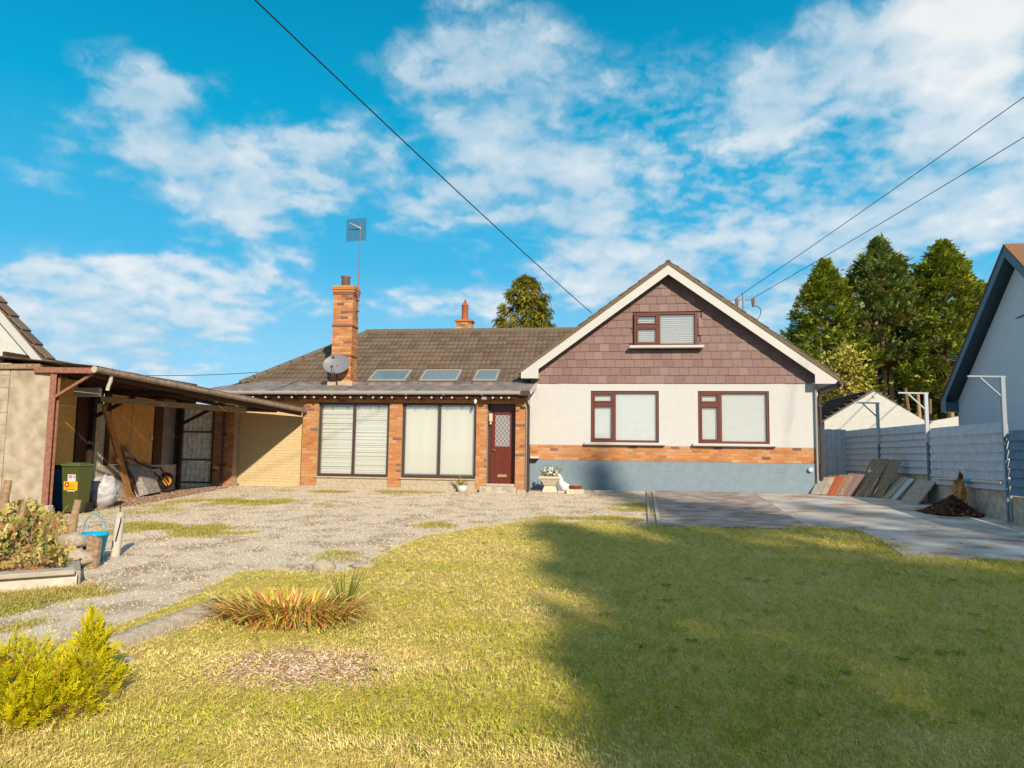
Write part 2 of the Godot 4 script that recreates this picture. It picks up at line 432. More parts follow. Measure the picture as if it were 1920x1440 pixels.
func make_sky() -> ImageTexture:
	var nz := []
	for s in [[0.022, 6, 11], [0.07, 5, 23], [0.008, 3, 5], [0.16, 3, 41]]:
		var n := FastNoiseLite.new()
		n.noise_type = FastNoiseLite.TYPE_SIMPLEX_SMOOTH; n.frequency = s[0]; n.fractal_octaves = s[1]; n.seed = s[2]
		n.fractal_type = FastNoiseLite.FRACTAL_FBM; n.fractal_gain = 0.55
		if s[2] != 5:
			n.domain_warp_enabled = true; n.domain_warp_amplitude = 14.0; n.domain_warp_frequency = 0.02
		nz.append(n)
	# azimuth, elevation, half widths, strength, brightness
	var blobs := BLOBS
	var w := 3072; var h := 1536
	var lw := 512; var lh := 256
	var data := PackedFloat32Array(); data.resize(lw * lh * 3)
	for y in lh:
		var th := PI * (y + 0.5) / lh
		for x in lw:
			var ph := wrapf(TAU * (x + 0.5) / lw, -PI, PI)      # column 0 looks along -z
			var d := Vector3(sin(th) * sin(ph), cos(th), -sin(th) * cos(ph))
			var c := Color(0.30, 0.25, 0.15)
			if d.y > -0.02:
				c = sky_colour(d, rad_to_deg(ph) > -53 and rad_to_deg(ph) < 37, blobs, nz)
			var i := (y * lw + x) * 3
			data[i] = c.r; data[i + 1] = c.g; data[i + 2] = c.b
	var im := Image.create_from_data(lw, lh, false, Image.FORMAT_RGBF, data.to_byte_array())
	im.resize(w, h, Image.INTERPOLATE_CUBIC)
	var big := im.get_data().to_float32_array()
	for y in range(int(h * 0.24), h / 2 + 4):
		var th := PI * (y + 0.5) / h
		for xx in range(-int(w * 50.0 / 360), int(w * 33.0 / 360)):
			var x := posmod(xx, w)
			var ph := TAU * (xx + 0.5) / w
			var c := sky_colour(Vector3(sin(th) * sin(ph), cos(th), -sin(th) * cos(ph)), true, blobs, nz)
			var i := (y * w + x) * 3
			big[i] = c.r; big[i + 1] = c.g; big[i + 2] = c.b
	im = Image.create_from_data(w, h, false, Image.FORMAT_RGBF, big.to_byte_array())
	return ImageTexture.create_from_image(im)

# ---------------------------------------------------------------- brickwork and tiles
var brick_mesh: Mesh
var brick_left := 300
var rest_bricks: SurfaceTool
const BT := [Color(0.47, 0.192, 0.07), Color(0.49, 0.225, 0.09), Color(0.43, 0.165, 0.06), Color(0.50, 0.27, 0.135), Color(0.22, 0.105, 0.075)]

func brick_tone(dark_course: bool) -> int:
	var r := rng.randf()
	if dark_course: return 4 if r < 0.85 else 2
	return 4 if r < 0.05 else (0 if r < 0.34 else (1 if r < 0.62 else (2 if r < 0.82 else 3)))

# bricks laid along u from o, courses going up, faces looking along n; the wall behind them is built apart
func bricks(parent: Node, o: Vector3, u: Vector3, n: Vector3, length: float, height: float, singly := true, dark_every := 0) -> void:
	var rows := int(round(height / 0.075))
	var ch := height / rows
	for r in rows:
		var dark := dark_every > 0 and r % dark_every == dark_every - 1
		var x := 0.0
		var first := 0.105 if r % 2 else 0.215
		while x < length - 0.02:
			var w := minf(first if x == 0.0 else 0.215, length - x)
			if length - x - w < 0.05: w = length - x
			var c := o + u * (x + w / 2) + Vector3.UP * (r * ch + ch / 2)
			var tone := brick_tone(dark)
			var t := Transform3D(Basis(u * (w - 0.010), Vector3.UP * (ch - 0.010), n * (0.03 + rng.randf() * 0.004)), c - n * 0.008)
			if singly and brick_left > 0:
				brick_left -= 1
				piece(brick_mesh, "brick", "brick%d" % tone, parent, t)
			else:
				var k := rng.randf_range(0.85, 1.15)
				rest_bricks.set_color(Color(BT[tone].r * k, BT[tone].g * k, BT[tone].b * k))
				box(rest_bricks, Vector3(-0.5, -0.5, -0.5), Vector3(0.5, 0.5, 0.5), 0.0, t)
			x += w

func tile_mesh(w: float, len: float) -> Mesh:   # double-roll roof tile, front edge at z = 0, running up along -z
	var st := S(true)
	var prof := [[0.0, 0.0], [0.16, 0.0], [0.24, 0.022], [0.34, 0.022], [0.42, 0.0], [0.62, 0.0], [0.72, 0.022], [0.84, 0.022], [0.94, 0.0], [1.0, 0.0]]
	for i in prof.size() - 1:
		var a := Vector3(prof[i][0] * w, 0.032 + prof[i][1], 0); var b := Vector3(prof[i + 1][0] * w, 0.032 + prof[i + 1][1], 0)
		var up := Vector3(0, -0.026, -len)
		st.set_smooth_group(0)
		quad(st, a, b, b + up, a + up)
		st.set_smooth_group(-1)
		quad(st, a + Vector3(0, -0.03, 0), b + Vector3(0, -0.03, 0), b, a)
	st.generate_normals()
	return st.commit()

# ---------------------------------------------------------------- windows
# casement in a wall facing +z: frame, side casement with a top light, pane and blind
func casement(parent: Node, x0: float, x1: float, y0: float, y1: float, z: float, split: float, light: float, sill: Array) -> void:
	var f := S()
	var w := 0.06
	box(f, Vector3(x0, y0, z - 0.09), Vector3(x0 + w, y1, z), 0.008)
	box(f, Vector3(x1 - w, y0, z - 0.09), Vector3(x1, y1, z), 0.008)
	box(f, Vector3(x0 + w, y0, z - 0.09), Vector3(x1 - w, y0 + w, z - 0.002), 0.008)
	box(f, Vector3(x0 + w, y1 - w, z - 0.09), Vector3(x1 - w, y1, z - 0.002), 0.008)
	box(f, Vector3(split - 0.035, y0 + w, z - 0.09), Vector3(split + 0.035, y1 - w, z - 0.001), 0.008)
	box(f, Vector3(x0 + w, light - 0.035, z - 0.09), Vector3(split - 0.035, light + 0.035, z - 0.003), 0.008)
	var win := part(f, "window", "frame_brown", parent)
	for q in [[x0 + w, split - 0.035, y0 + w, light - 0.035], [x0 + w, split - 0.035, light + 0.035, y1 - w]]:
		var s := S()     # opening sashes stand a little proud
		var k := 0.045
		box(s, Vector3(q[0], q[2], z - 0.07), Vector3(q[0] + k, q[3], z + 0.012), 0.006)
		box(s, Vector3(q[1] - k, q[2], z - 0.07), Vector3(q[1], q[3], z + 0.012), 0.006)
		box(s, Vector3(q[0] + k, q[2], z - 0.07), Vector3(q[1] - k, q[2] + k, z + 0.010), 0.006)
		box(s, Vector3(q[0] + k, q[3] - k, z - 0.07), Vector3(q[1] - k, q[3], z + 0.010), 0.006)
		part(s, "sash", "frame_brown", win)
		var p := S()
		box(p, Vector3(q[0] + k, q[2] + k, z - 0.034), Vector3(q[1] - k, q[3] - k, z - 0.030))
		part(p, "pane", "glass", win)
	var p2 := S()
	box(p2, Vector3(split + 0.035, y0 + w, z - 0.044), Vector3(x1 - w, y1 - w, z - 0.040))
	part(p2, "pane", "glass", win)
	var b := S()     # venetian blind, slats tilted nearly shut
	var y := y0 + 0.03
	while y < y1 - 0.05:
		for q in [[x0 + 0.04, split - 0.02], [split + 0.02, x1 - 0.04]]:
			var t := Transform3D(Basis(Vector3.RIGHT, deg_to_rad(50.0 + rng.randf_range(-2, 2))), Vector3(0, y, z - 0.108))
			box(b, Vector3(q[0], -0.001, -0.030), Vector3(q[1], 0.001, 0.030), 0.0, t)
		y += 0.052
	part(b, "blind", "blind", win)
	var s2 := S()
	box(s2, Vector3(sill[0], sill[2] - 0.07, z - 0.02), Vector3(sill[1], sill[2], z + 0.16), 0.012)
	part(s2, "sill", "upvc", win)

func patio_door(parent: Node, x0: float, x1: float, y0: float, y1: float, z: float, slats: bool) -> void:
	var f := S()
	var w := 0.055
	box(f, Vector3(x0, y0, z - 0.1), Vector3(x0 + w, y1, z), 0.006)
	box(f, Vector3(x1 - w, y0, z - 0.1), Vector3(x1, y1, z), 0.006)
	box(f, Vector3(x0 + w, y0, z - 0.1), Vector3(x1 - w, y0 + 0.07, z - 0.002), 0.006)
	box(f, Vector3(x0 + w, y1 - w, z - 0.1), Vector3(x1 - w, y1, z - 0.002), 0.006)
	var m := (x0 + x1) / 2
	box(f, Vector3(m - 0.035, y0 + 0.07, z - 0.08), Vector3(m + 0.035, y1 - w, z - 0.01), 0.006)
	var win := part(f, "patio_door", "frame_dark", parent)
	for q in [[x0 + w, m - 0.035, 0.05], [m + 0.035, x1 - w, 0.03]]:
		var p := S()
		box(p, Vector3(q[0], y0 + 0.07, z - q[2] - 0.004), Vector3(q[1], y1 - w, z - q[2]))
		part(p, "pane", "glass", win)
	var b := S()
	var y := y0 + 0.04
	if slats:
		while y < y1 - 0.08:
			for q in [[x0 + 0.05, m - 0.01], [m + 0.01, x1 - 0.05]]:
				var t := Transform3D(Basis(Vector3.RIGHT, deg_to_rad(70.0 + rng.randf_range(-7, 5))) * Basis(Vector3.FORWARD, rng.randf_range(-0.002, 0.002)), Vector3(0, y, z - 0.13))
				box(b, Vector3(q[0], -0.001, -0.027), Vector3(q[1], 0.001, 0.027), 0.0, t)
			y += 0.047
	else:
		for q in [[x0 + 0.05, m - 0.01], [m + 0.01, x1 - 0.05]]:
			for k in 8:     # cloth hanging in faint folds
				var xa: float = lerpf(q[0], q[1], k / 8.0); var xb: float = lerpf(q[0], q[1], (k + 1) / 8.0)
				var za := z - 0.13 + 0.008 * sin(k * 1.9); var zb := z - 0.13 + 0.008 * sin((k + 1) * 1.9)
				b.set_smooth_group(0)
				quad(b, Vector3(xa, y0 + 0.10, za), Vector3(xb, y0 + 0.10, zb), Vector3(xb, y1 - 0.06, zb), Vector3(xa, y1 - 0.06, za))
	part(b, "blind", "blind_cream", win)
	var c := S()      # curtain rail hooks
	for k in 7:
		var xx := lerpf(x0 + 0.15, x1 - 0.15, k / 6.0)
		box(c, Vector3(xx, y1 - 0.14, z - 0.095), Vector3(xx + 0.012, y1 - 0.05, z - 0.085))
	part(c, "hook", "frame_dark", win)

# ---------------------------------------------------------------- the house
func roof_y(x: float) -> float:
	return 6.66 - 0.735 * absf(x - 1.36)

func bungalow() -> void:
	var h := thing("bungalow", "cream dormer bungalow with slate hung gable, orange brick porch and brown tiled roof", "house", Vector3(1.4, g(-19.5), -19.5))
	var bm := S(); box(bm, Vector3(-0.5, -0.5, -0.5), Vector3(0.5, 0.5, 0.5)); bm.generate_normals(); brick_mesh = bm.commit()
	rest_bricks = S()
	var WL := [-0.64, 1.12, 1.95, 3.30]; var WR := [2.11, 3.88, 1.95, 3.30]
	var st := S()
	holed(st, -2.25, 5.07, 1.87, 3.51, -19.62, -19.5, [WL, WR])
	box(st, Vector3(-2.25, 0.55, -27.0), Vector3(5.07, 3.505, -19.62))
	part(st, "gable_wall", "wall_white", h)
	st = S(); box(st, Vector3(-2.24, 0.45, -19.62), Vector3(5.075, 1.47, -19.485), 0.004)
	part(st, "plinth", "blue_paint", h)
	st = S(); box(st, Vector3(-2.24, 1.471, -19.615), Vector3(5.065, 1.869, -19.505))
	var band := part(st, "brick_band", "mortar", h)
	# porch: front at z = -18.5
	var zp := -18.5
	var cols := [[-10.63, -10.05], [-8.15, -7.72], [-5.80, -5.45], [-3.51, -3.23], [-2.50, -2.25]]
	var y0 := g(zp) - 0.1
	for i in [1, 2, 3, 4, 0]:
		st = S(); box(st, Vector3(cols[i][0] + 0.004, y0, -18.9), Vector3(cols[i][1] - 0.004, 2.89, zp - 0.008))
		var col := part(st, "brick_pillar", "mortar", h)
		bricks(col, Vector3(cols[i][0], 0.66, zp - 0.008), Vector3.RIGHT, Vector3.BACK, cols[i][1] - cols[i][0], 2.23)
	bricks(band, Vector3(-2.24, 1.471, -19.505), Vector3.RIGHT, Vector3.BACK, 7.30, 0.398)
	st = S(); box(st, Vector3(-10.63, 2.90, -18.9), Vector3(-2.25, 3.13, zp - 0.008))
	var lin := part(st, "lintel", "mortar", h)
	bricks(lin, Vector3(-10.63, 2.90, zp - 0.008), Vector3.RIGHT, Vector3.BACK, 8.38, 0.23)
	# walls behind the porch and the main body
	st = S(); box(st, Vector3(-10.55, 0.5, -25.0), Vector3(-2.26, 3.3, -19.3))
	box(st, Vector3(-2.26, 0.55, -19.5), Vector3(-2.50, 2.89, -18.9))
	part(st, "rear_wall", "wall_white", h)
	st = S(); box(st, Vector3(-10.05, 0.6, -19.3), Vector3(-2.5, 3.05, -19.0))
	part(st, "inner_wall", "wall_white", h)
	st = S()
	for q in [[-7.72, -5.80], [-5.45, -3.51]]:
		box(st, Vector3(q[0] + 0.002, y0, -18.95), Vector3(q[1] - 0.002, 0.93, zp + 0.015), 0.01)
	box(st, Vector3(-3.23, y0, -18.95), Vector3(-2.50, 0.86, zp - 0.02), 0.01)
	part(st, "plinth", "sill_stone", h)
	st = S()
	box(st, Vector3(-8.3, 0.5, -18.6), Vector3(-2.2, 0.72, zp + 0.07), 0.015)
	part(st, "footing", "sill_stone", h)
	st = S(); box(st, Vector3(-3.35, y0, -18.52), Vector3(-2.42, 0.80, -18.2), 0.012)
	part(st, "door_step", "concrete", h)
	for q in [[-7.72, -5.80, true], [-5.45, -3.51, false]]:
		st = S(); box(st, Vector3(q[0] - 0.02, 0.931, -18.6), Vector3(q[1] + 0.02, 0.97, zp + 0.05), 0.008)
		part(st, "threshold", "sill_stone", h)
		patio_door(h, q[0] + 0.004, q[1] - 0.004, 0.975, 2.895, -18.56, q[2])
	# roller shutter door on the left
	st = S()
	var yy := 0.72
	while yy < 2.86:
		box(st, Vector3(-10.048, yy, -18.80), Vector3(-8.152, minf(yy + 0.073, 2.89), -18.775), 0.004)
		yy += 0.075
	var sh := part(st, "shutter_door", "shutter", h)
	st = S(); box(st, Vector3(-10.0, 0.64, -18.82), Vector3(-8.2, 0.72, -18.76), 0.01)
	part(st, "bottom_rail", "shutter", sh)
	st = S(); box(st, Vector3(-10.05, 0.5, -18.9), Vector3(-8.15, 0.67, -18.62)); part(st, "threshold", "concrete", h)
	# front door
	st = S()
	for q in [[-3.226, -3.17, 0.87, 2.89], [-2.56, -2.504, 0.87, 2.89]]:
		box(st, Vector3(q[0], q[2], -18.86), Vector3(q[1], q[3], -18.74), 0.006)
	box(st, Vector3(-3.17, 2.70, -18.86), Vector3(-2.56, 2.89, -18.745), 0.006)
	part(st, "door_frame", "frame_dark", h)
	st = S()
	holed(st, -3.165, -2.565, 0.875, 2.695, -18.82, -18.775, [[-3.06, -2.67, 1.80, 2.62]])
	for q in [[-3.07, -2.90, 0.98, 1.68], [-2.83, -2.66, 0.98, 1.68]]:
		box(st, Vector3(q[0], q[2], -18.80), Vector3(q[1], q[3], -18.765), 0.012)
	var door := part(st, "front_door", "door_wood", h)
	st = S(); box(st, Vector3(-3.06, 1.80, -18.81), Vector3(-2.67, 2.62, -18.80)); part(st, "pane", "obscure_glass", door)
	st = S()
	for k in range(-4, 9):     # diamond leading
		for s in [-1, 1]:
			var a := Vector2(-3.06, 1.80 + k * 0.135); var pts := []
			for j in 41:
				var p := a + Vector2(j * 0.39 / 40, s * j * 0.39 / 40 * 1.35)
				if s == -1: p.y += 0.0
				if p.y > 1.80 and p.y < 2.62: pts.append(p)
			if pts.size() > 1:
				bar(st, Vector3(pts[0].x, pts[0].y, -18.797), Vector3(pts[-1].x, pts[-1].y, -18.797), 0.009, 0.006, 0.0, Vector3.BACK)
	part(st, "leading", "upvc", door)
	st = S(); box(st, Vector3(-2.98, 1.02, -18.77), Vector3(-2.74, 1.09, -18.752), 0.006); part(st, "letter_plate", "brass", door)
	st = S(); tube(st, [Vector3(-3.11, 1.70, -18.775), Vector3(-3.11, 1.70, -18.73), Vector3(-3.02, 1.70, -18.73)], 0.011); part(st, "handle", "brass", door)
	st = S(); box(st, Vector3(-3.205, 2.42, -18.70), Vector3(-3.11, 2.64, -18.60), 0.02)
	tube(st, [Vector3(-3.16, 2.42, -18.65), Vector3(-3.16, 2.36, -18.65)], 0.03)
	part(st, "wall_lantern", "planter_stone", h)
	# casement windows
	casement(h, WL[0] + 0.003, WL[1] - 0.003, WL[2] + 0.003, WL[3] - 0.003, -19.53, -0.02, 2.96, [-0.80, 1.28, 1.95])
	casement(h, WR[0] + 0.003, WR[1] - 0.003, WR[2] + 0.003, WR[3] - 0.003, -19.53, 2.68, 2.96, [1.96, 4.03, 1.95])
	# slate-hung gable
	st = S()
	prism(st, [Vector2(-2.22, 3.51), Vector2(5.04, 3.51), Vector2(1.36, 6.45)], Vector3(0, 0, -19.62), Vector3.RIGHT, Vector3.UP, Vector3(0, 0, 0.10))
	part(st, "gable_backing", "clad2", h)
	casement(h, 0.49, 2.10, 4.47, 5.36, -19.42, 1.13, 5.0, [0.36, 2.26, 4.47])
	var GW := [0.45, 2.14, 4.40, 5.40]
	var row := 0.210
	for r in 15:
		var ya := 3.50 + r * row
		var half := (6.62 - (ya + row * 0.5)) / 0.735 - 0.18
		if half < 0.10: break
		var x := 1.36 - minf(half, 3.60) - (0.14 if r % 2 else 0.0)
		var xend := 1.36 + minf(half, 3.66)
		while x < xend - 0.02:
			var w := rng.randf_range(0.235, 0.265)
			if x + w > xend - 0.06: w = xend - x
			var xa := maxf(x, 1.36 - minf(half, 3.60)); var xb := x + w
			var cx := (xa + xb) / 2; var cy := ya + row / 2
			x += w
			if xb - xa < 0.03: continue
			if cy > GW[2] and cy < GW[3]:
				if cx > GW[0] and cx < GW[1]: continue
				if xb > GW[0] and xa < GW[0]: xb = GW[0]
				if xa < GW[1] and xb > GW[1]: xa = GW[1]
			var t := S()
			var dy := rng.randf_range(-0.006, 0.004)
			box(t, Vector3(xa + 0.003, dy, 0.0), Vector3(xb - 0.003, row + 0.03, 0.018), 0.0, Transform3D(Basis(Vector3.RIGHT, -0.085 + rng.randf_range(-0.012, 0.012)), Vector3(0, ya, -19.488)))
			part(t, "slate", "clad%d" % [0, 1, 0, 2, 1, 3][rng.randi() % 6], h)
	# gable roof
	for s in [-1, 1]:
		var xe := -2.52 if s < 0 else 5.52
		st = S()
		prism(st, [Vector2(1.36, roof_y(1.36)), Vector2(xe, roof_y(xe)), Vector2(xe, roof_y(xe) - 0.10), Vector2(1.36, roof_y(1.36) - 0.10)], Vector3(0, 0, -27.2), Vector3.RIGHT, Vector3.UP, Vector3(0, 0, 8.05))
		part(st, "gable_roof", "tile1", h)
		var n := 15
		for k in n:    # tiles along the verge
			var xa := lerpf(xe, 1.36, k / float(n)); var xb := lerpf(xe, 1.36, (k + 1.12) / float(n))
			var a := Vector3(xa, roof_y(xa) + 0.035, -19.30); var b := Vector3(xb, roof_y(xb) + 0.012, -19.30)
			st = S(); bar(st, a, b, 0.30, 0.03, 0.004)
			part(st, "verge_tile", "tile%d" % (k % 4), h)
		st = S()
		var pts := [Vector2(1.36, 6.555), Vector2(-2.46, 3.75), Vector2(-2.46, 3.60), Vector2(-2.0, 3.60), Vector2(-2.0, 3.84), Vector2(1.36, 6.31)] if s < 0 else [Vector2(1.36, 6.555), Vector2(5.47, 3.535), Vector2(5.40, 3.46), Vector2(4.93, 3.46), Vector2(4.93, 3.69), Vector2(1.36, 6.31)]
		prism(st, pts, Vector3(0, 0, -19.20), Vector3.RIGHT, Vector3.UP, Vector3(0, 0, 0.035))
		part(st, "bargeboard", "upvc", h)
		st = S()
		if s < 0: box(st, Vector3(-2.45, 3.605, -19.7), Vector3(-2.0, 3.70, -19.201))
		else: box(st, Vector3(4.93, 3.465, -26.9), Vector3(5.38, 3.50, -19.201))
		part(st, "soffit", "upvc", h)
	st = S()
	for k in 23: tube(st, [Vector3(1.36, 6.63, -19.22 - k * 0.33), Vector3(1.36, 6.615, -19.56 - k * 0.33)], 0.085, 10)
	part(st, "ridge_tiles", "tile3", h)
	# gutter and pipes at the right corner
	st = S(); tube(st, [Vector3(5.57, 3.50, -19.2), Vector3(5.57, 3.47, -27)], 0.06, 10); part(st, "gutter", "gutter_brown", h)
	st = S(); tube(st, [Vector3(5.57, 3.46, -19.3), Vector3(5.50, 3.36, -19.36), Vector3(5.15, 3.26, -19.42), Vector3(5.10, 3.15, -19.42), Vector3(5.10, 0.75, -19.42)], 0.036, 10)
	for y in [1.3, 2.1, 2.9]: box(st, Vector3(5.05, y, -19.5), Vector3(5.15, y + 0.04, -19.375))
	part(st, "downpipe", "gutter_brown", h)
	st = S(); tube(st, [Vector3(5.0, 3.40, -19.44), Vector3(5.0, 0.75, -19.43)], 0.028, 10); part(st, "waste_pipe", "gutter_grey", h)
	st = S(); tube(st, [Vector3(4.84, 1.33, -19.49), Vector3(4.84, 1.33, -19.40)], [0.07, 0.06], 14); part(st, "boiler_flue", "upvc", h)
	for x in [1.35, 4.1]:
		st = S(); box(st, Vector3(x - 0.11, 1.245, -19.49), Vector3(x + 0.11, 1.265, -19.475)); part(st, "air_vent", "gutter_grey", h)
	# main roof with a hipped left end
	var A := Vector3(-10.6, 3.52, -19.72); var R1 := Vector3(-7.85, 5.42, -22.5); var R2 := Vector3(1.0, 5.42, -22.5)
	var B := Vector3(1.0, 3.52, -19.72); var D := Vector3(-10.6, 3.52, -25.3); var E := Vector3(1.0, 3.52, -25.3)
	st = S()
	quad(st, A, B, R2, R1); tri(st, D, A, R1); quad(st, E, D, R1, R2); quad(st, A, D, E, B)
	part(st, "main_roof", "tile2", h)
	var tm := tile_mesh(0.30, 0.29)
	var vdir := (R1 - Vector3(R1.x, A.y, A.z)).normalized()
	var nrm := Vector3.RIGHT.cross(vdir).normalized(); if nrm.y < 0: nrm = -nrm
	var slopelen := (R1 - Vector3(R1.x, A.y, A.z)).length()
	var left := 300
	var far := S(true)
	for r in range(12, -1, -1):
		for k in 36:
			var x := -10.45 + k * 0.30
			var v := r * 0.262
			var c := Vector3(x, A.y, A.z) + vdir * v
			if v > slopelen - 0.15: continue
			if x < A.x + v * (2.75 / slopelen) + 0.10: continue
			if c.y < roof_y(x + 0.3) - 0.30 and x > -3.2: continue
			if x > -0.9 and c.y < roof_y(x + 0.3): continue
			var t := Transform3D(Basis(Vector3.RIGHT, nrm, -vdir), c + nrm * (0.004 + rng.randf() * 0.006))
			var tone: int = [0, 1, 1, 2, 3, 0, 1][rng.randi() % 7]
			if left > 0 and r > 2:
				left -= 1
				piece(tm, "roof_tile", "tile%d" % tone, h, t)
			else:
				var q := [Color(0.135, 0.092, 0.066), Color(0.155, 0.112, 0.082), Color(0.12, 0.084, 0.062), Color(0.15, 0.115, 0.088)][tone] as Color
				q = q * rng.randf_range(0.8, 1.25)
				far.set_color(q)
				far.append_from(tm, 0, t)
	var far_mesh := far.commit()
	var cols_arr := far_mesh.surface_get_arrays(0)
	# append_from keeps no colours: give each tile its tone by its place
	var vc := PackedColorArray(); vc.resize(cols_arr[Mesh.ARRAY_VERTEX].size())
	for i in vc.size():
		var p: Vector3 = cols_arr[Mesh.ARRAY_VERTEX][i]
		var hsh := (int(floor((p.x + 10.45) / 0.30 + 0.001)) * 7 + int(floor((p.y - A.y) / (vdir.y * 0.262) + 0.15)) * 13) % 5
		vc[i] = [Color(0.135, 0.092, 0.066), Color(0.155, 0.112, 0.082), Color(0.12, 0.084, 0.062), Color(0.15, 0.115, 0.088), Color(0.145, 0.1, 0.072)][absi(hsh)]
	cols_arr[Mesh.ARRAY_COLOR] = vc
	var am := ArrayMesh.new(); am.add_surface_from_arrays(Mesh.PRIMITIVE_TRIANGLES, cols_arr)
	var fo := piece(am, "roof_tile_courses", "tile_far", h, Transform3D()); fo.set_meta("kind", "stuff")
	st = S()
	for k in 20: tube(st, [Vector3(-7.9 + k * 0.35, 5.42, -22.5), Vector3(-7.9 + k * 0.35 + 0.37, 5.43, -22.5)], 0.10, 10)
	part(st, "ridge_tiles", "tile3", h)
	st = S()
	for k in 11: tube(st, [A.lerp(R1, k / 11.0), A.lerp(R1, (k + 1.1) / 11.0)], 0.085, 8)
	part(st, "hip_tiles", "tile3", h)
	# porch roof of felt strips
	var px0 := -10.85; var px1 := -2.10
	var nf := 9
	for k in nf:
		var xa := lerpf(px0, px1, k / float(nf)); var xb := lerpf(px0, px1, (k + 1.0) / nf) + (0.05 if k < nf - 1 else 0.0)
		var lift := 0.014 * (k % 2)
		st = S(true)
		var q0 := S(true)
		var cols2 := 4; var rows2 := 6
		var f := func(i: int, j: int) -> Vector3:
			var x := lerpf(xa, xb, i / float(cols2)); var v := j / float(rows2)
			var bulge := 0.018 * sin(x * 5.1 + v * 3.0) * sin(v * PI) + 0.012 * sin(x * 11.0 + v * 7.0)
			var xx := x
			if k == 0: xx = lerpf(lerpf(xa, xa + 0.75, v), xb, i / float(cols2))
			return Vector3(xx, lerpf(3.185, 3.63, v) + lift + bulge, lerpf(-18.17, -20.0, v))
		for i in cols2:
			for j in rows2:
				quad(st, f.call(i, j), f.call(i + 1, j), f.call(i + 1, j + 1), f.call(i, j + 1))
			st.set_smooth_group(-1)
			quad(st, f.call(i, 0) + Vector3(0, -0.03, 0), f.call(i + 1, 0) + Vector3(0, -0.03, 0), f.call(i + 1, 0), f.call(i, 0))
			st.set_smooth_group(0)
		part(st, "roof_felt", "felt", h)
	st = S()
	prism(st, [Vector2(18.25, 3.13), Vector2(20.0, 3.58), Vector2(20.0, 3.50), Vector2(18.25, 3.05)], Vector3(-10.75, 0, 0), Vector3(0, 0, -1), Vector3.UP, Vector3(8.6, 0, 0))
	part(st, "roof_deck", "timber_dark", h)
	st = S(); tube(st, [Vector3(-10.8, 3.115, -18.15), Vector3(-2.15, 3.13, -18.15)], 0.052, 10)
	for k in 9: tube(st, [Vector3(-10.2 + k * 0.98, 3.116, -18.15), Vector3(-10.14 + k * 0.98, 3.116, -18.15)], 0.060, 10)
	part(st, "gutter", "gutter_grey", h)
	st = S(); box(st, Vector3(-10.75, 3.0, -18.26), Vector3(-2.15, 3.12, -18.235)); part(st, "fascia", "timber_dark", h)
	var tails := [10, 80, 165, 240, 358, 440, 530, 592, 672, 775, 873, 965, 1037, 1115, 1222, 1410, 1470, 1525]
	for k in tails.size() + 5:
		var x: float = -8.03 + (tails[k] / 4.0) * 0.01415 if k < tails.size() else -8.35 - (k - tails.size()) * 0.36
		st = S(); box(st, Vector3(x - 0.022, 2.975, -18.52), Vector3(x + 0.022, 3.05, -18.225), 0.004)
		var tl := part(st, "rafter", "timber_dark", h)
		st = S(); tube(st, [Vector3(x, 3.01, -18.226), Vector3(x, 3.01, -18.205)], [0.03, 0.022], 8); part(st, "rafter_cap", "upvc", tl)
	st = S(); tube(st, [Vector3(-3.5, 3.0, -18.3), Vector3(-3.5, 2.93, -18.3), Vector3(-3.5, 2.86, -18.3)], [0.012, 0.045, 0.02], 10); part(st, "porch_bulb", "white_gloss", h)
	st = S(); box(st, Vector3(-3.33, 2.96, -18.34), Vector3(-3.2, 3.03, -18.2), 0.01); part(st, "flood_lamp", "gutter_grey", h)
	st = S()
	prism(st, [Vector2(18.18, 3.10), Vector2(18.18, 3.19), Vector2(19.49, 3.52), Vector2(19.49, 3.36)], Vector3(-2.10, 0, 0), Vector3(0, 0, -1), Vector3.UP, Vector3(0.03, 0, 0))
	part(st, "porch_verge", "upvc", h)
	st = S(); box(st, Vector3(-2.32, 3.05, -18.22), Vector3(-2.13, 3.18, -18.06), 0.01); part(st, "hopper", "gutter_brown", h)
	st = S(); tube(st, [Vector3(-2.2, 3.06, -18.16), Vector3(-2.2, 2.95, -18.2), Vector3(-2.17, 2.82, -18.42), Vector3(-2.16, 2.7, -18.44), Vector3(-2.16, 0.68, -18.44)], 0.034, 10); part(st, "downpipe", "downpipe", h)
	# roof lights
	for q in [[-6.62, -5.58], [-5.20, -4.16], [-3.74, -3.10]]:
		var xa: float = q[0]; var xb: float = q[1]
		var fy := 3.52; var fz := -19.12; var by := 3.86; var bz := -19.80
		st = S()
		prism(st, [Vector2(-fz, 3.36), Vector2(-fz, fy), Vector2(-bz, by), Vector2(-bz - 0.02, 3.50)], Vector3(xa, 0, 0), Vector3(0, 0, -1), Vector3.UP, Vector3(xb - xa, 0, 0))
		var rl := part(st, "roof_light", "felt", h)
		var up := Vector3(0, by - fy, bz - fz); var nn := Vector3.RIGHT.cross(up).normalized(); if nn.y < 0: nn = -nn
		var o := Vector3(xa, fy, fz) + nn * 0.004
		var fr := S(); var ww := xb - xa
		for e in [[Vector3(0, 0, 0), Vector3(ww, 0, 0)], [up, up + Vector3(ww, 0, 0)], [Vector3(0.03, 0, 0), up + Vector3(0.03, 0, 0)], [Vector3(ww - 0.03, 0, 0), up + Vector3(ww - 0.03, 0, 0)]]:
			bar(fr, o + e[0] + nn * 0.02, o + e[1] + nn * 0.02, 0.06, 0.05, 0.006, nn)
		part(fr, "frame", "gutter_grey", rl)
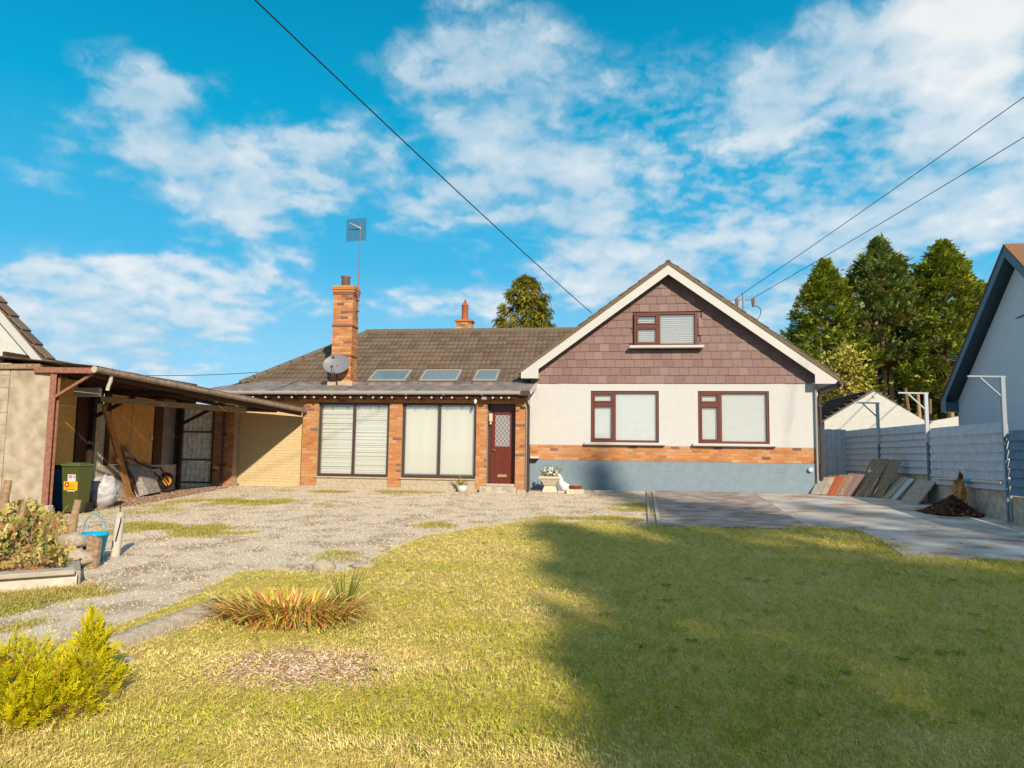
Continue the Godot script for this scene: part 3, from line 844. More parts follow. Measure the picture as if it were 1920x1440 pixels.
		var gp := S(); quad(gp, o + nn * 0.02 + Vector3(0.05, 0, 0) + up * 0.05, o + nn * 0.02 + Vector3(ww - 0.05, 0, 0) + up * 0.05, o + nn * 0.02 + Vector3(ww - 0.05, 0, 0) + up * 0.95, o + nn * 0.02 + Vector3(0.05, 0, 0) + up * 0.95)
		part(gp, "pane", "sky_glass", rl)
	# brick chimney through the porch roof
	var cx0 := -7.63; var cx1 := -7.07; var cz := -19.0; var czb := -19.45
	st = S(); box(st, Vector3(cx0 + 0.006, 3.3, czb + 0.006), Vector3(cx1 - 0.006, 6.10, cz - 0.006))
	var ch := part(st, "chimney", "mortar", h)
	bricks(ch, Vector3(cx0, 3.40, cz - 0.006), Vector3.RIGHT, Vector3.BACK, cx1 - cx0, 2.48, false, 11)
	bricks(ch, Vector3(cx1 - 0.006, 3.40, cz), Vector3.FORWARD, Vector3.RIGHT, cz - czb, 2.48, false, 11)
	for k in 4:
		var e: float = [0.015, 0.03, 0.045, 0.02][k]
		st = S(); box(st, Vector3(cx0 - e, 5.88 + k * 0.066, czb - e), Vector3(cx1 + e, 5.94 + k * 0.066, cz + e), 0.004)
		part(st, "corbel_course", "brick%d" % [4, 0, 2, 1][k], ch)
	for y in [3.47 + 0.71, 3.47 + 1.53]:
		st = S(); box(st, Vector3(cx0 - 0.018, y, czb - 0.018), Vector3(cx1 + 0.018, y + 0.055, cz + 0.018), 0.004)
		part(st, "band_course", "brick4", ch)
	st = S(); lathe(st, Vector3(-7.38, 6.13, -19.22), [[0.0, 0.0], [0.12, 0.0], [0.11, 0.25], [0.135, 0.27], [0.135, 0.31], [0.09, 0.31], [0.085, 0.05], [0, 0.05]], 16); part(st, "chimney_pot", "clad2", ch)
	st = S(); box(st, Vector3(cx0 - 0.07, 3.36, czb - 0.05), Vector3(cx1 + 0.07, 3.50, cz + 0.07), 0.02); part(st, "flashing", "sill_stone", ch)
	# chimney behind the ridge
	st = S(); box(st, Vector3(-5.30, 5.0, -24.4), Vector3(-4.78, 6.06, -24.0))
	var c2 := part(st, "rear_chimney", "mortar", h)
	bricks(c2, Vector3(-5.31, 5.30, -24.0), Vector3.RIGHT, Vector3.BACK, 0.54, 0.71, false)
	st = S(); box(st, Vector3(-5.34, 6.01, -24.44), Vector3(-4.74, 6.09, -23.95), 0.01); part(st, "cap", "brick2", c2)
	st = S(); lathe(st, Vector3(-5.04, 6.09, -24.2), [[0.12, 0], [0.11, 0.50], [0.13, 0.52], [0.10, 0.53], [0.0, 0.75]], 14); part(st, "chimney_pot", "terracotta", c2)
	st = S(); lathe(st, Vector3(2.75, 5.5, -24.0), [[0.17, 0], [0.17, 0.72], [0.22, 0.74], [0.22, 0.80], [0.0, 0.82]], 14); part(st, "roof_vent", "render_brown", h)
	var rb := part(rest_bricks, "brick_courses", "brick_far", h); rb.set_meta("kind", "stuff")

func house_fittings() -> void:
	# dish on the chimney
	var t := thing("satellite_dish", "grey oval satellite dish fixed to the orange brick chimney", "satellite dish", Vector3(-7.45, 3.55, -18.9))
	var st := S(true)
	var n := 24; var c := Vector3(-7.36, 3.93, -18.72)
	var ax := Vector3(0.10, 0.42, 1.0).normalized(); var ux := Vector3.UP.cross(ax).normalized(); var uy := ax.cross(ux)
	var f := func(r: float, k: int) -> Vector3: return c + (ux * cos(TAU * k / n) * 0.36 + uy * sin(TAU * k / n) * 0.29) * r + ax * (0.07 * r * r - 0.05)
	for i in 5:
		for k in n:
			if i == 0: tri(st, f.call(0.0, 0), f.call(0.2, k), f.call(0.2, k + 1))
			else: quad(st, f.call(i / 5.0, k), f.call((i + 1) / 5.0, k), f.call((i + 1) / 5.0, k + 1), f.call(i / 5.0, k + 1))
	part(st, "reflector", "dish", t)
	st = S(); tube(st, [c - uy * 0.28, c - uy * 0.22 + ax * 0.30, c + ax * 0.36], 0.012, 8); part(st, "feed_arm", "gutter_grey", t)
	st = S(); box(st, c + ax * 0.36 - Vector3(0.03, 0.03, 0.03), c + ax * 0.36 + Vector3(0.03, 0.03, 0.04), 0.008); part(st, "receiver", "frame_dark", t)
	st = S(); tube(st, [c - ax * 0.05, Vector3(-7.4, 3.62, -18.85), Vector3(-7.4, 3.40, -18.9)], 0.022, 8); part(st, "mount", "gutter_brown", t)
	# aerial
	t = thing("grid_aerial", "tall television aerial with blue mesh panel on the chimney's pole", "aerial", Vector3(-7.0, 5.2, -19.25))
	st = S(); tube(st, [Vector3(-7.02, 5.3, -19.25), Vector3(-7.03, 7.9, -19.25)], 0.018, 8); part(st, "mast", "clad1", t)
	st = S()
	for y in [5.45, 5.75]: box(st, Vector3(-7.08, y, -19.28), Vector3(-6.98, y + 0.02, -19.22))
	part(st, "bracket", "gutter_brown", t)
	st = S()
	var p := [Vector3(-7.34, 7.80, -19.10), Vector3(-7.34, 7.12 + 0.36, -19.10), Vector3(-6.92, 7.62, -19.36), Vector3(-6.92, 8.20, -19.36)]
	p[0] = Vector3(-7.37, 8.02, -19.12); p[1] = Vector3(-7.37, 7.40, -19.12); p[2] = Vector3(-6.90, 7.50, -19.36); p[3] = Vector3(-6.90, 8.13, -19.36)
	for k in 25:
		var u := k / 24.0
		bar(st, p[0].lerp(p[3], u), p[1].lerp(p[2], u), 0.010, 0.010)
		if k % 2 == 0: bar(st, p[0].lerp(p[1], u), p[3].lerp(p[2], u), 0.014, 0.010)
	part(st, "mesh_panel", "aerial_blue", t)
	st = S(); tube(st, [Vector3(-7.02, 7.80, -19.25), Vector3(-7.22, 7.86, -18.95)], [0.03, 0.015], 8); part(st, "dipole", "steel_white", t)
	# cable bracket on the gable roof
	t = thing("cable_bracket", "steel cable bracket with insulators rising above the gable roof", "bracket", Vector3(3.7, 5.0, -22))
	st = S(); tube(st, [Vector3(3.70, 4.9, -22), Vector3(3.70, 6.42, -22)], 0.026, 8); part(st, "mast", "galv", t)
	st = S(); bar(st, Vector3(3.30, 6.20, -22), Vector3(4.12, 6.21, -22), 0.04, 0.04); part(st, "cross_arm", "galv", t)
	for x in [3.52, 3.98]:
		st = S(); tube(st, [Vector3(x, 6.24, -21.97), Vector3(x, 6.12, -21.96), Vector3(x, 5.98, -21.95)], [0.035, 0.055, 0.035], 10); part(st, "insulator", "clad1", t)
	st = S()
	var loop := []
	for k in 13: loop.append(Vector3(4.02 + 0.17 * sin(k * 0.42), 6.0 - 0.26 * (1 - cos(k * 0.32)), -21.95))
	tube(st, loop, 0.011, 6); part(st, "cable_loop", "cable", t)
	# security light
	t = thing("security_light", "grey floodlight under the left slope of the gable", "security light", Vector3(-1.15, 4.75, -19.4))
	st = S(); box(st, Vector3(-1.13, 4.80, -19.45), Vector3(-0.93, 4.88, -19.25), 0.01); part(st, "housing", "gutter_grey", t)
	st = S(); box(st, Vector3(-1.16, 4.62, -19.36), Vector3(-0.99, 4.74, -19.24), 0.01); part(st, "lens", "frame_dark", t)
	st = S(); box(st, Vector3(-1.09, 4.74, -19.44), Vector3(-1.04, 4.80, -19.3)); part(st, "arm", "frame_dark", t)

func cable(label: String, pts: Array, r: float, sag := 0.0, group := "") -> void:
	var a: Vector3 = pts[0]; var b: Vector3 = pts[1]
	var t := thing("overhead_cable", label, "cable", a, group)
	var line := []
	for k in 25:
		var u := k / 24.0
		line.append(a.lerp(b, u) - Vector3(0, sag * 4 * u * (1 - u), 0))
	var st := S(); tube(st, line, r, 6)
	part(st, "strand", "cable", t)

func cables() -> void:
	cable("long black cable crossing the sky down to the gable's left slope", [Vector3(-0.62, 5.31, -19.12), Vector3(-8.23, 9.45, 3.3)], 0.010, 0.25)
	cable("upper of the two cables running right from the roof bracket", [Vector3(3.52, 6.26, -21.95), Vector3(11.3, 10.4, -5.5)], 0.0075, 0.12)
	cable("lower of the two cables running right from the roof bracket", [Vector3(3.98, 6.24, -21.95), Vector3(11.1, 9.1, -5.5)], 0.0075, 0.12)
	cable("thin cable from the canopy to the porch roof's left end", [Vector3(-13.5, 3.66, -18.8), Vector3(-10.0, 3.82, -19.6)], 0.009, 0.05)
	cable("upper cable sloping from the blue gabled house past the tall conifers", [Vector3(8.72, 4.78, -16.6), Vector3(11.2, 6.9, -34.0)], 0.012, 0.55)
	cable("lower cable sloping from the blue gabled house past the tall conifers", [Vector3(8.72, 4.42, -16.6), Vector3(12.4, 6.1, -34.0)], 0.012, 0.55)

# ---------------------------------------------------------------- ground
func sheet(st: SurfaceTool, pts: Array, lift: float, thick := 0.0) -> void:   # pts: Vector2(x, z)
	st.set_smooth_group(-1)
	var poly := PackedVector2Array(pts)
	var ix := Geometry2D.triangulate_polygon(poly)
	var w := func(p: Vector2) -> Vector3: return Vector3(p.x, g(p.y) + lift, p.y)
	for i in range(0, ix.size(), 3):
		var a: Vector3 = w.call(poly[ix[i]]); var b: Vector3 = w.call(poly[ix[i + 1]]); var c: Vector3 = w.call(poly[ix[i + 2]])
		if (b - a).cross(c - a).y < 0: tri(st, a, c, b)
		else: tri(st, a, b, c)
	if thick > 0.0:
		var s := -1 if Geometry2D.is_polygon_clockwise(poly) else 1
		for i in poly.size():
			var a: Vector3 = w.call(poly[i]); var b: Vector3 = w.call(poly[(i + 1) % poly.size()])
			var d := Vector3(0, -thick, 0)
			if s > 0: quad(st, a, b, b + d, a + d)
			else: quad(st, b, a, a + d, b + d)

var LAWN := [Vector2(-3.40, -8.2), Vector2(-3.05, -8.3), Vector2(-3.02, -8.9), Vector2(-2.98, -9.9), Vector2(-2.85, -11.1), Vector2(-2.2, -12.15), Vector2(-1.45, -13.2), Vector2(-0.5, -12.95), Vector2(0.57, -12.85), Vector2(2.84, -12.86), Vector2(2.86, -13.22), Vector2(3.88, -13.02), Vector2(3.92, -12.1), Vector2(3.76, -10.56), Vector2(5.2, -10.40), Vector2(10.5, -9.6), Vector2(10.5, 5), Vector2(-6.5, 5), Vector2(-4.9, -2.5), Vector2(-4.25, -5.0), Vector2(-4.12, -5.8), Vector2(-4.08, -7.0), Vector2(-4.25, -8.0), Vector2(-4.05, -8.25)]
var DRIVE := [Vector2(0.55, -12.84), Vector2(0.80, -19.3), Vector2(-2.3, -19.4), Vector2(-2.3, -18.3), Vector2(-10.6, -18.3), Vector2(-12.2, -18.4), Vector2(-12.2, -11.0), Vector2(-8.6, -11.0), Vector2(-7.0, -8.9), Vector2(-5.75, -7.3), Vector2(-7.0, -6.1), Vector2(-10.2, -3.2), Vector2(-12.6, 5), Vector2(-6.6, 5), Vector2(-4.7, -2.5), Vector2(-4.05, -5.0), Vector2(-3.9, -5.8), Vector2(-3.9, -7.0), Vector2(-3.9, -8.0), Vector2(-3.2, -8.05), Vector2(-2.85, -8.3), Vector2(-2.80, -9.9), Vector2(-2.7, -11.0), Vector2(-2.05, -12.0), Vector2(-1.45, -12.95), Vector2(-0.5, -12.7)]

func terrain() -> void:
	# far sheet: slopes with the garden, then level to the horizon
	var st := S(true)
	var xs := [-900.0, -200.0, -60.0, -20.0, 0.0, 20.0, 60.0, 200.0, 900.0]
	var zs := [60.0, 20.0, 5.0, -10.0, -26.0, -60.0, -200.0, -900.0]
	for i in xs.size() - 1:
		for j in zs.size() - 1:
			var p := func(a: int, b: int) -> Vector3: return Vector3(xs[a], g(zs[b]) - 0.03, zs[b])
			quad(st, p.call(i, j), p.call(i + 1, j), p.call(i + 1, j + 1), p.call(i, j + 1))
	mat("ground_soil", Color(0.17, 0.14, 0.06), 0.35, 3.0, 0.95, 1.0, 0.02)
	struct(st, "ground", "ground_soil")
	mat("lawn_thatch", Color(0.54, 0.40, 0.11), 0.30, 1.1, 0.95, 1.5, 0.05, Color(1.1, 1.0, 0.9))
	st = S(); sheet(st, LAWN, 0.012)
	struct(st, "lawn", "lawn_thatch")
	var gm := mat("gravel_bed", Color(0.65, 0.54, 0.41), 0.20, 0.55, 0.95, 0.5, 0.10, Color(1, 1, 1))
	gm.detail_enabled = true
	gm.detail_blend_mode = BaseMaterial3D.BLEND_MODE_MUL
	gm.detail_albedo = ntex(0.012, 4, [[0.25, Color(0.80, 0.76, 0.70)], [0.55, Color(1, 1, 1)]], 77)
	gm.uv2_triplanar = true; gm.uv2_world_triplanar = true; gm.uv2_scale = Vector3.ONE / 5.0; gm.detail_uv_layer = BaseMaterial3D.DETAIL_UV_2
	st = S(); sheet(st, DRIVE, 0.004)
	struct(st, "gravel_drive", "gravel_bed")
	# reddish dirt under the canopy
	mat("dirt", Color(0.33, 0.17, 0.10), 0.35, 1.2, 0.95, 1.5, 0.03)
	st = S(); sheet(st, [Vector2(-12.0, -18.25), Vector2(-12.0, -12.0), Vector2(-10.0, -12.2), Vector2(-9.6, -14.0), Vector2(-9.75, -16.0), Vector2(-9.9, -18.2)], 0.010)
	struct(st, "dirt_floor", "dirt")
	# concrete yard
	var cm := mat("yard_grey", Color(0.38, 0.315, 0.285), 0.18, 7.0, 0.9, 0.6, 0.012)
	cm.detail_enabled = true; cm.detail_blend_mode = BaseMaterial3D.BLEND_MODE_MUL
	cm.detail_albedo = ntex(0.03, 5, [[0.2, Color(0.78, 0.74, 0.70)], [0.6, Color(1, 1, 1)]], 31)
	cm.uv2_triplanar = true; cm.uv2_world_triplanar = true; cm.uv2_scale = Vector3(0.11, 0.3, 0.17); cm.detail_uv_layer = BaseMaterial3D.DETAIL_UV_2
	var bm := StandardMaterial3D.new()     # old pale blue paint worn through to grey and brown
	bm.albedo_texture = ntex(0.0042, 7, [[0.16, L(0.28, 0.19, 0.15)], [0.30, L(0.41, 0.33, 0.28)], [0.50, L(0.46, 0.39, 0.335)], [0.62, L(0.47, 0.455, 0.435)], [0.80, L(0.50, 0.545, 0.57)]], 19, FastNoiseLite.TYPE_SIMPLEX_SMOOTH, 1024)
	bm.uv1_triplanar = true; bm.uv1_world_triplanar = true; bm.uv1_scale = Vector3(0.2, 0.2, 0.25); bm.roughness = 0.85
	M.yard_blue = bm
	var yard := [[[Vector2(0.98, -19.46), Vector2(0.76, -12.88), Vector2(2.84, -12.88), Vector2(2.87, -13.26), Vector2(3.2, -13.2), Vector2(3.45, -19.46)], "yard_grey"],
		[[Vector2(3.46, -19.46), Vector2(3.21, -13.2), Vector2(3.90, -13.06), Vector2(3.94, -12.1), Vector2(3.78, -10.6), Vector2(5.2, -10.44), Vector2(6.99, -10.2), Vector2(6.99, -24.0), Vector2(5.1, -24.0), Vector2(5.1, -19.46)], "yard_blue"]]
	for y in yard:
		st = S(); sheet(st, y[0], 0.030, 0.12)
		struct(st, "yard_slab", y[1])
	# gravel drain between two concrete kerbs
	for e in [[0.55, 0.79, 0.045], [0.70, 0.93, 0.06]]:
		st = S(); sheet(st, [Vector2(e[0], -12.86), Vector2(e[0] + e[2], -12.86), Vector2(e[1] + e[2], -19.3), Vector2(e[1], -19.3)], 0.045, 0.12)
		struct(st, "drain_kerb", "concrete")
	st = S(); sheet(st, [Vector2(0.60, -12.86), Vector2(0.70, -12.86), Vector2(0.93, -19.3), Vector2(0.835, -19.3)], 0.012)
	struct(st, "drain", "render_brown")
	# brick-edged strip along the foot of the gable
	st = S(); box(st, Vector3(-0.9, 0.6, -19.5), Vector3(0.72, 0.715, -19.22), 0.01)
	struct(st, "path_edge", "concrete")

func inside(p: Vector2, poly: Array) -> bool:
	return Geometry2D.is_point_in_polygon(p, PackedVector2Array(poly))

func tuft(n: int, hgt: float, spread: float, wid: float, seed_: int) -> Mesh:
	var r := RandomNumberGenerator.new(); r.seed = seed_
	var st := S()
	for i in n:
		var a := r.randf() * TAU
		var o := Vector3(cos(a), 0, sin(a)) * spread * sqrt(r.randf())
		var h := hgt * r.randf_range(0.55, 1.1)
		var lean := Vector3(r.randf_range(-1, 1), 0, r.randf_range(-1, 1)) * h * 0.75
		var b := r.randf() * TAU
		var s := Vector3(cos(b), 0, sin(b)) * wid
		var m := o + lean * 0.4 + Vector3(0, h * 0.65, 0)
		tri(st, o - s, o + s, m + s * 0.7); tri(st, o - s, m + s * 0.7, m - s * 0.7); tri(st, m - s * 0.7, m + s * 0.7, o + lean + Vector3(0, h, 0))
	st.generate_normals()
	return st.commit()

func grass() -> void:
	var nz := FastNoiseLite.new(); nz.seed = 4; nz.frequency = 0.55; nz.fractal_octaves = 4
	var nf := FastNoiseLite.new(); nf.seed = 9; nf.frequency = 0.17; nf.fractal_octaves = 2
	var n2 := FastNoiseLite.new(); n2.seed = 14; n2.frequency = 2.2; n2.fractal_octaves = 2
	var buf := PackedFloat32Array()
	var poly := PackedVector2Array(LAWN)
	var straw := Color(0.76, 0.615, 0.245); var green := Color(0.47, 0.45, 0.06); var tan_ := Color(0.76, 0.52, 0.25)
	var cells := []
	var z := 1.5
	while z > -13.4:
		var x := -6.0
		while x < 9.5:
			cells.append(Vector2(x, z))
			x += 0.5
		z -= 0.5
	for c in cells:
		var mid: Vector2 = c + Vector2(0.25, -0.25)
		var d := mid.length()
		var ahead := mid.y < -2.2 and absf(mid.x) < 1.6 - mid.y * 0.95
		var per := 110.0 if not ahead else clampf(8500.0 / (d * d), 110.0, 460.0)
		for i in int(per):
			var p: Vector2 = c + Vector2(rng.randf() * 0.5, -rng.randf() * 0.5)
			if not Geometry2D.is_point_in_polygon(p + Vector2(0.16 * n2.get_noise_2dv(p * 1.3) + rng.randf_range(-0.05, 0.05), 0.16 * n2.get_noise_2dv(p * 1.3 + Vector2(50, 0))), poly): continue
			var bare := (Vector2((p.x + 2.15) / 0.62, (p.y + 5.05) / 0.42)).length() + 0.35 * n2.get_noise_2dv(p * 1.5)
			if bare < 0.85 and rng.randf() < 0.93: continue
			if p.distance_to(Vector2(-2.8, -6.25)) < 0.5: continue
			var streak := n2.get_noise_2d(p.x * 0.10, p.y * 1.15)
			var dry := 0.20 + 0.80 * streak + 0.85 * nz.get_noise_2dv(p) + 0.35 * n2.get_noise_2dv(p) + 0.5 * nf.get_noise_2dv(p)
			dry += clampf((-0.2 - p.x) * 0.11, -0.22, 0.22)        # the left side of the lawn is more parched
			if p.x < -3.75 and p.y < -5.2: dry = 0.1 + 0.3 * rng.randf()
			if bare < 1.5: dry += 0.3
			if p.x > 3.2 and p.y < -8.4: dry -= 0.25
			var stripe := 1.0 if int(floor((p.y + 0.03 * p.x) / 0.48)) % 2 == 0 else -1.0
			var col := green.lerp(straw, clampf(dry + rng.randf_range(-0.3, 0.3), 0, 1))
			if rng.randf() < 0.10: col = tan_
			col = col * rng.randf_range(0.62, 1.25)
			if rng.randf() < 0.03 and n2.get_noise_2dv(p * 0.7) > 0.15: col = Color(0.27, 0.31, 0.045) * rng.randf_range(0.8, 1.2)      # coarser weeds
			var s := rng.randf_range(0.65, 1.35) * (1.5 if p.x > 3.0 and p.y < -8.8 and rng.randf() < 0.3 else 1.0)
			var b := Basis(Vector3.UP, rng.randf() * TAU).scaled(Vector3(s * 1.2, s, s * 1.2))
			b = Basis(Vector3.FORWARD, 0.6 * stripe + rng.randf_range(-0.15, 0.15)) * b
			put(buf, Transform3D(b, Vector3(p.x, g(p.y) + 0.008, p.y)), col)
	var ros := S()      # flat rosettes of broad-leaved weeds
	for i in 9:
		var an := i * TAU / 9.0
		var d := Vector3(cos(an), 0, sin(an)); var s := d.cross(Vector3.UP) * 0.16
		tri(ros, Vector3.ZERO, d * 0.6 + s + Vector3(0, 0.22, 0), d + Vector3(0, 0.10, 0)); tri(ros, Vector3.ZERO, d + Vector3(0, 0.10, 0), d * 0.6 - s + Vector3(0, 0.22, 0))
	ros.generate_normals()
	var wb := PackedFloat32Array()
	for i in 260:
		var p := Vector2(rng.randf_range(-4.0, 7.5), rng.randf_range(-12.5, -3.0))
		if not Geometry2D.is_point_in_polygon(p, poly) or n2.get_noise_2dv(p * 0.3) < -0.1: continue
		var s := rng.randf_range(0.025, 0.065)
		put(wb, Transform3D(Basis(Vector3.UP, rng.randf() * 6).scaled(Vector3.ONE * s), Vector3(p.x, g(p.y) + 0.022, p.y)), Color(0.26, 0.30, 0.05) * rng.randf_range(0.75, 1.25))
	multi("lawn_weeds", ros.commit(), "grass", wb, self).set_meta("label", "small flat broad leaved weeds dotted over the lawn")
	multi("lawn_grass", tuft(11, 0.025, 0.055, 0.0019, 3), "grass", buf, self).set_meta("label", "short mown grass of the lawn, parched on its left side")
	# grass creeping over the gravel
	buf = PackedFloat32Array()
	for q in [[-7.0, -11.0, 1.5, 0.75, 2600], [-7.7, -14.9, 1.9, 0.8, 1700], [-6.6, -17.6, 1.9, 0.35, 900], [-0.4, -13.6, 1.0, 0.7, 900], [0.25, -15.4, 0.5, 1.8, 700], [-5.25, -6.2, 0.65, 0.8, 1100], [-6.3, -5.3, 0.8, 0.7, 900], [-3.6, -9.3, 0.5, 0.5, 160], [-2.6, -12.3, 0.8, 0.5, 500], [-9.0, -13.2, 0.9, 1.2, 300], [-4.6, -17.9, 1.6, 0.18, 350], [6.5, -10.25, 2.8, 0.28, 900], [3.3, -13.0, 0.7, 0.22, 320], [3.9, -11.4, 0.22, 1.1, 420], [1.8, -12.9, 1.2, 0.10, 260]]:
		for i in q[4]:
			var a := rng.randf() * TAU; var r := sqrt(rng.randf())
			var p := Vector2(q[0] + q[2] * r * cos(a), q[1] + q[3] * r * sin(a))
			if nz.get_noise_2dv(p * 1.7) + 0.25 < r * 0.6 - 0.1 or p.y > -8.6 and p.x < bed_edge(p.y) + 0.15: continue
			var col := Color(0.30, 0.29, 0.045).lerp(Color(0.52, 0.42, 0.14), clampf(r * 0.7 + rng.randf_range(-0.2, 0.3), 0, 1)) * rng.randf_range(0.8, 1.2)
			var s := rng.randf_range(0.6, 1.3)
			put(buf, Transform3D(Basis(Vector3.UP, rng.randf() * TAU).scaled(Vector3(s * 1.5, s, s * 1.5)), Vector3(p.x, g(p.y), p.y)), col)
	multi("drive_grass", tuft(10, 0.05, 0.07, 0.003, 8), "grass", buf, self).set_meta("label", "patchy green grass creeping over the gravel drive")
	# loose gravel
	var sm := S(); var ico := [Vector3(1, 0, 0), Vector3(-1, 0, 0), Vector3(0, 0.7, 0), Vector3(0, -0.7, 0), Vector3(0, 0, 1), Vector3(0, 0, -1)]
	for f in [[0, 2, 4], [4, 2, 1], [1, 2, 5], [5, 2, 0], [0, 4, 3], [4, 1, 3], [1, 5, 3], [5, 0, 3]]: tri(sm, ico[f[0]], ico[f[2]], ico[f[1]])
	sm.generate_normals()
	var stone_m := sm.commit()
	buf = PackedFloat32Array()
	poly = PackedVector2Array(DRIVE)
	var tries := 0
	while buf.size() / 16 < 60000 and tries < 200000:
		tries += 1
		var p := Vector2(rng.randf_range(-11, 0.9), -2.5 - 16.8 * pow(rng.randf(), 0.8))
		if not Geometry2D.is_point_in_polygon(p, poly): continue
		var s := rng.randf_range(0.006, 0.014)
		var k := rng.randf_range(0.82, 1.08)
		var col := Color(0.56, 0.48, 0.385).lerp(Color(0.48, 0.385, 0.29), rng.randf() * 0.8) * k
		if rng.randf() < 0.04: col = Color(0.34, 0.30, 0.26)
		put(buf, Transform3D(Basis.from_euler(Vector3(rng.randf() * 6, rng.randf() * 6, rng.randf() * 6)).scaled_local(Vector3(s * 1.3, s * 0.8, s)), Vector3(p.x, g(p.y) + 0.006, p.y)), col)
	multi("loose_gravel", stone_m, "gravel_stone", buf, self).set_meta("label", "loose pale gravel scattered over the drive")
	# wood chips on the bare patch of lawn
	buf = PackedFloat32Array()
	for i in 3200:
		var a := rng.randf() * TAU; var r := pow(rng.randf(), 0.6) * 1.12
		var p := Vector2(-2.15 + 0.62 * r * cos(a), -5.05 + 0.42 * r * sin(a))
		var s := rng.randf_range(0.006, 0.018)
		var col := [Color(0.70, 0.48, 0.33), Color(0.56, 0.33, 0.21), Color(0.74, 0.60, 0.45), Color(0.36, 0.20, 0.12)][rng.randi() % 4] as Color
		put(buf, Transform3D(Basis.from_euler(Vector3(rng.randf_range(-0.5, 0.5), rng.randf() * 6, rng.randf_range(-0.5, 0.5))).scaled_local(Vector3(s * 1.5, 0.004, s * 0.5)), Vector3(p.x, g(p.y) + 0.020, p.y)), col)
	multi("wood_chips", stone_m, "gravel_stone", buf, self).set_meta("label", "pinkish wood chips on the bare patch of lawn")
	buf = PackedFloat32Array()     # litter on the lawn and the yard
	for i in 420:
		var p := Vector2(rng.randf_range(-4, 6.9), rng.randf_range(-19, -3.2))
		if p.x < 1.0 and p.y < -12.5: continue
		var s := rng.randf_range(0.006, 0.02) * (1.7 if p.y < -10 else 1.0)
		var col := Color(0.40, 0.28, 0.15).lerp(Color(0.10, 0.05, 0.03), rng.randf())
		put(buf, Transform3D(Basis.from_euler(Vector3(rng.randf_range(-0.3, 0.3), rng.randf() * 6, 0)).scaled_local(Vector3(s * 1.9, 0.004, s * 0.6)), Vector3(p.x, g(p.y) + 0.036, p.y)), col)
	multi("leaf_litter", stone_m, "gravel_stone", buf, self).set_meta("label", "brown leaf litter scattered on the lawn and yard")
	for o in get_children():
		if o is MultiMeshInstance3D: o.set_meta("category", {"lawn_grass": "grass", "lawn_weeds": "weeds", "drive_grass": "grass", "loose_gravel": "gravel", "wood_chips": "wood chips", "leaf_litter": "leaf litter"}.get(str(o.name), "grass"))

# ---------------------------------------------------------------- left side
func corrugated(st: SurfaceTool, o: Vector3, u: Vector3, v: Vector3, n: Vector3, pitch: float, depth: float, trapezoid := false) -> void:   # ridges run along v
	var length := u.length(); var k := int(round(length / pitch)) * 4
	st.set_smooth_group(-1 if trapezoid else 0)
	for i in k:
		var f := func(j: int) -> Vector3:
			var ph := j * TAU / 4.0
			var hgt := sin(ph + 0.4) * depth
			if trapezoid: hgt = depth * [1.0, 1.0, -1.0, -1.0][j % 4]
			return o + u * (j / float(k)) + n * hgt
		quad(st, f.call(i), f.call(i + 1), f.call(i + 1) + v, f.call(i) + v)

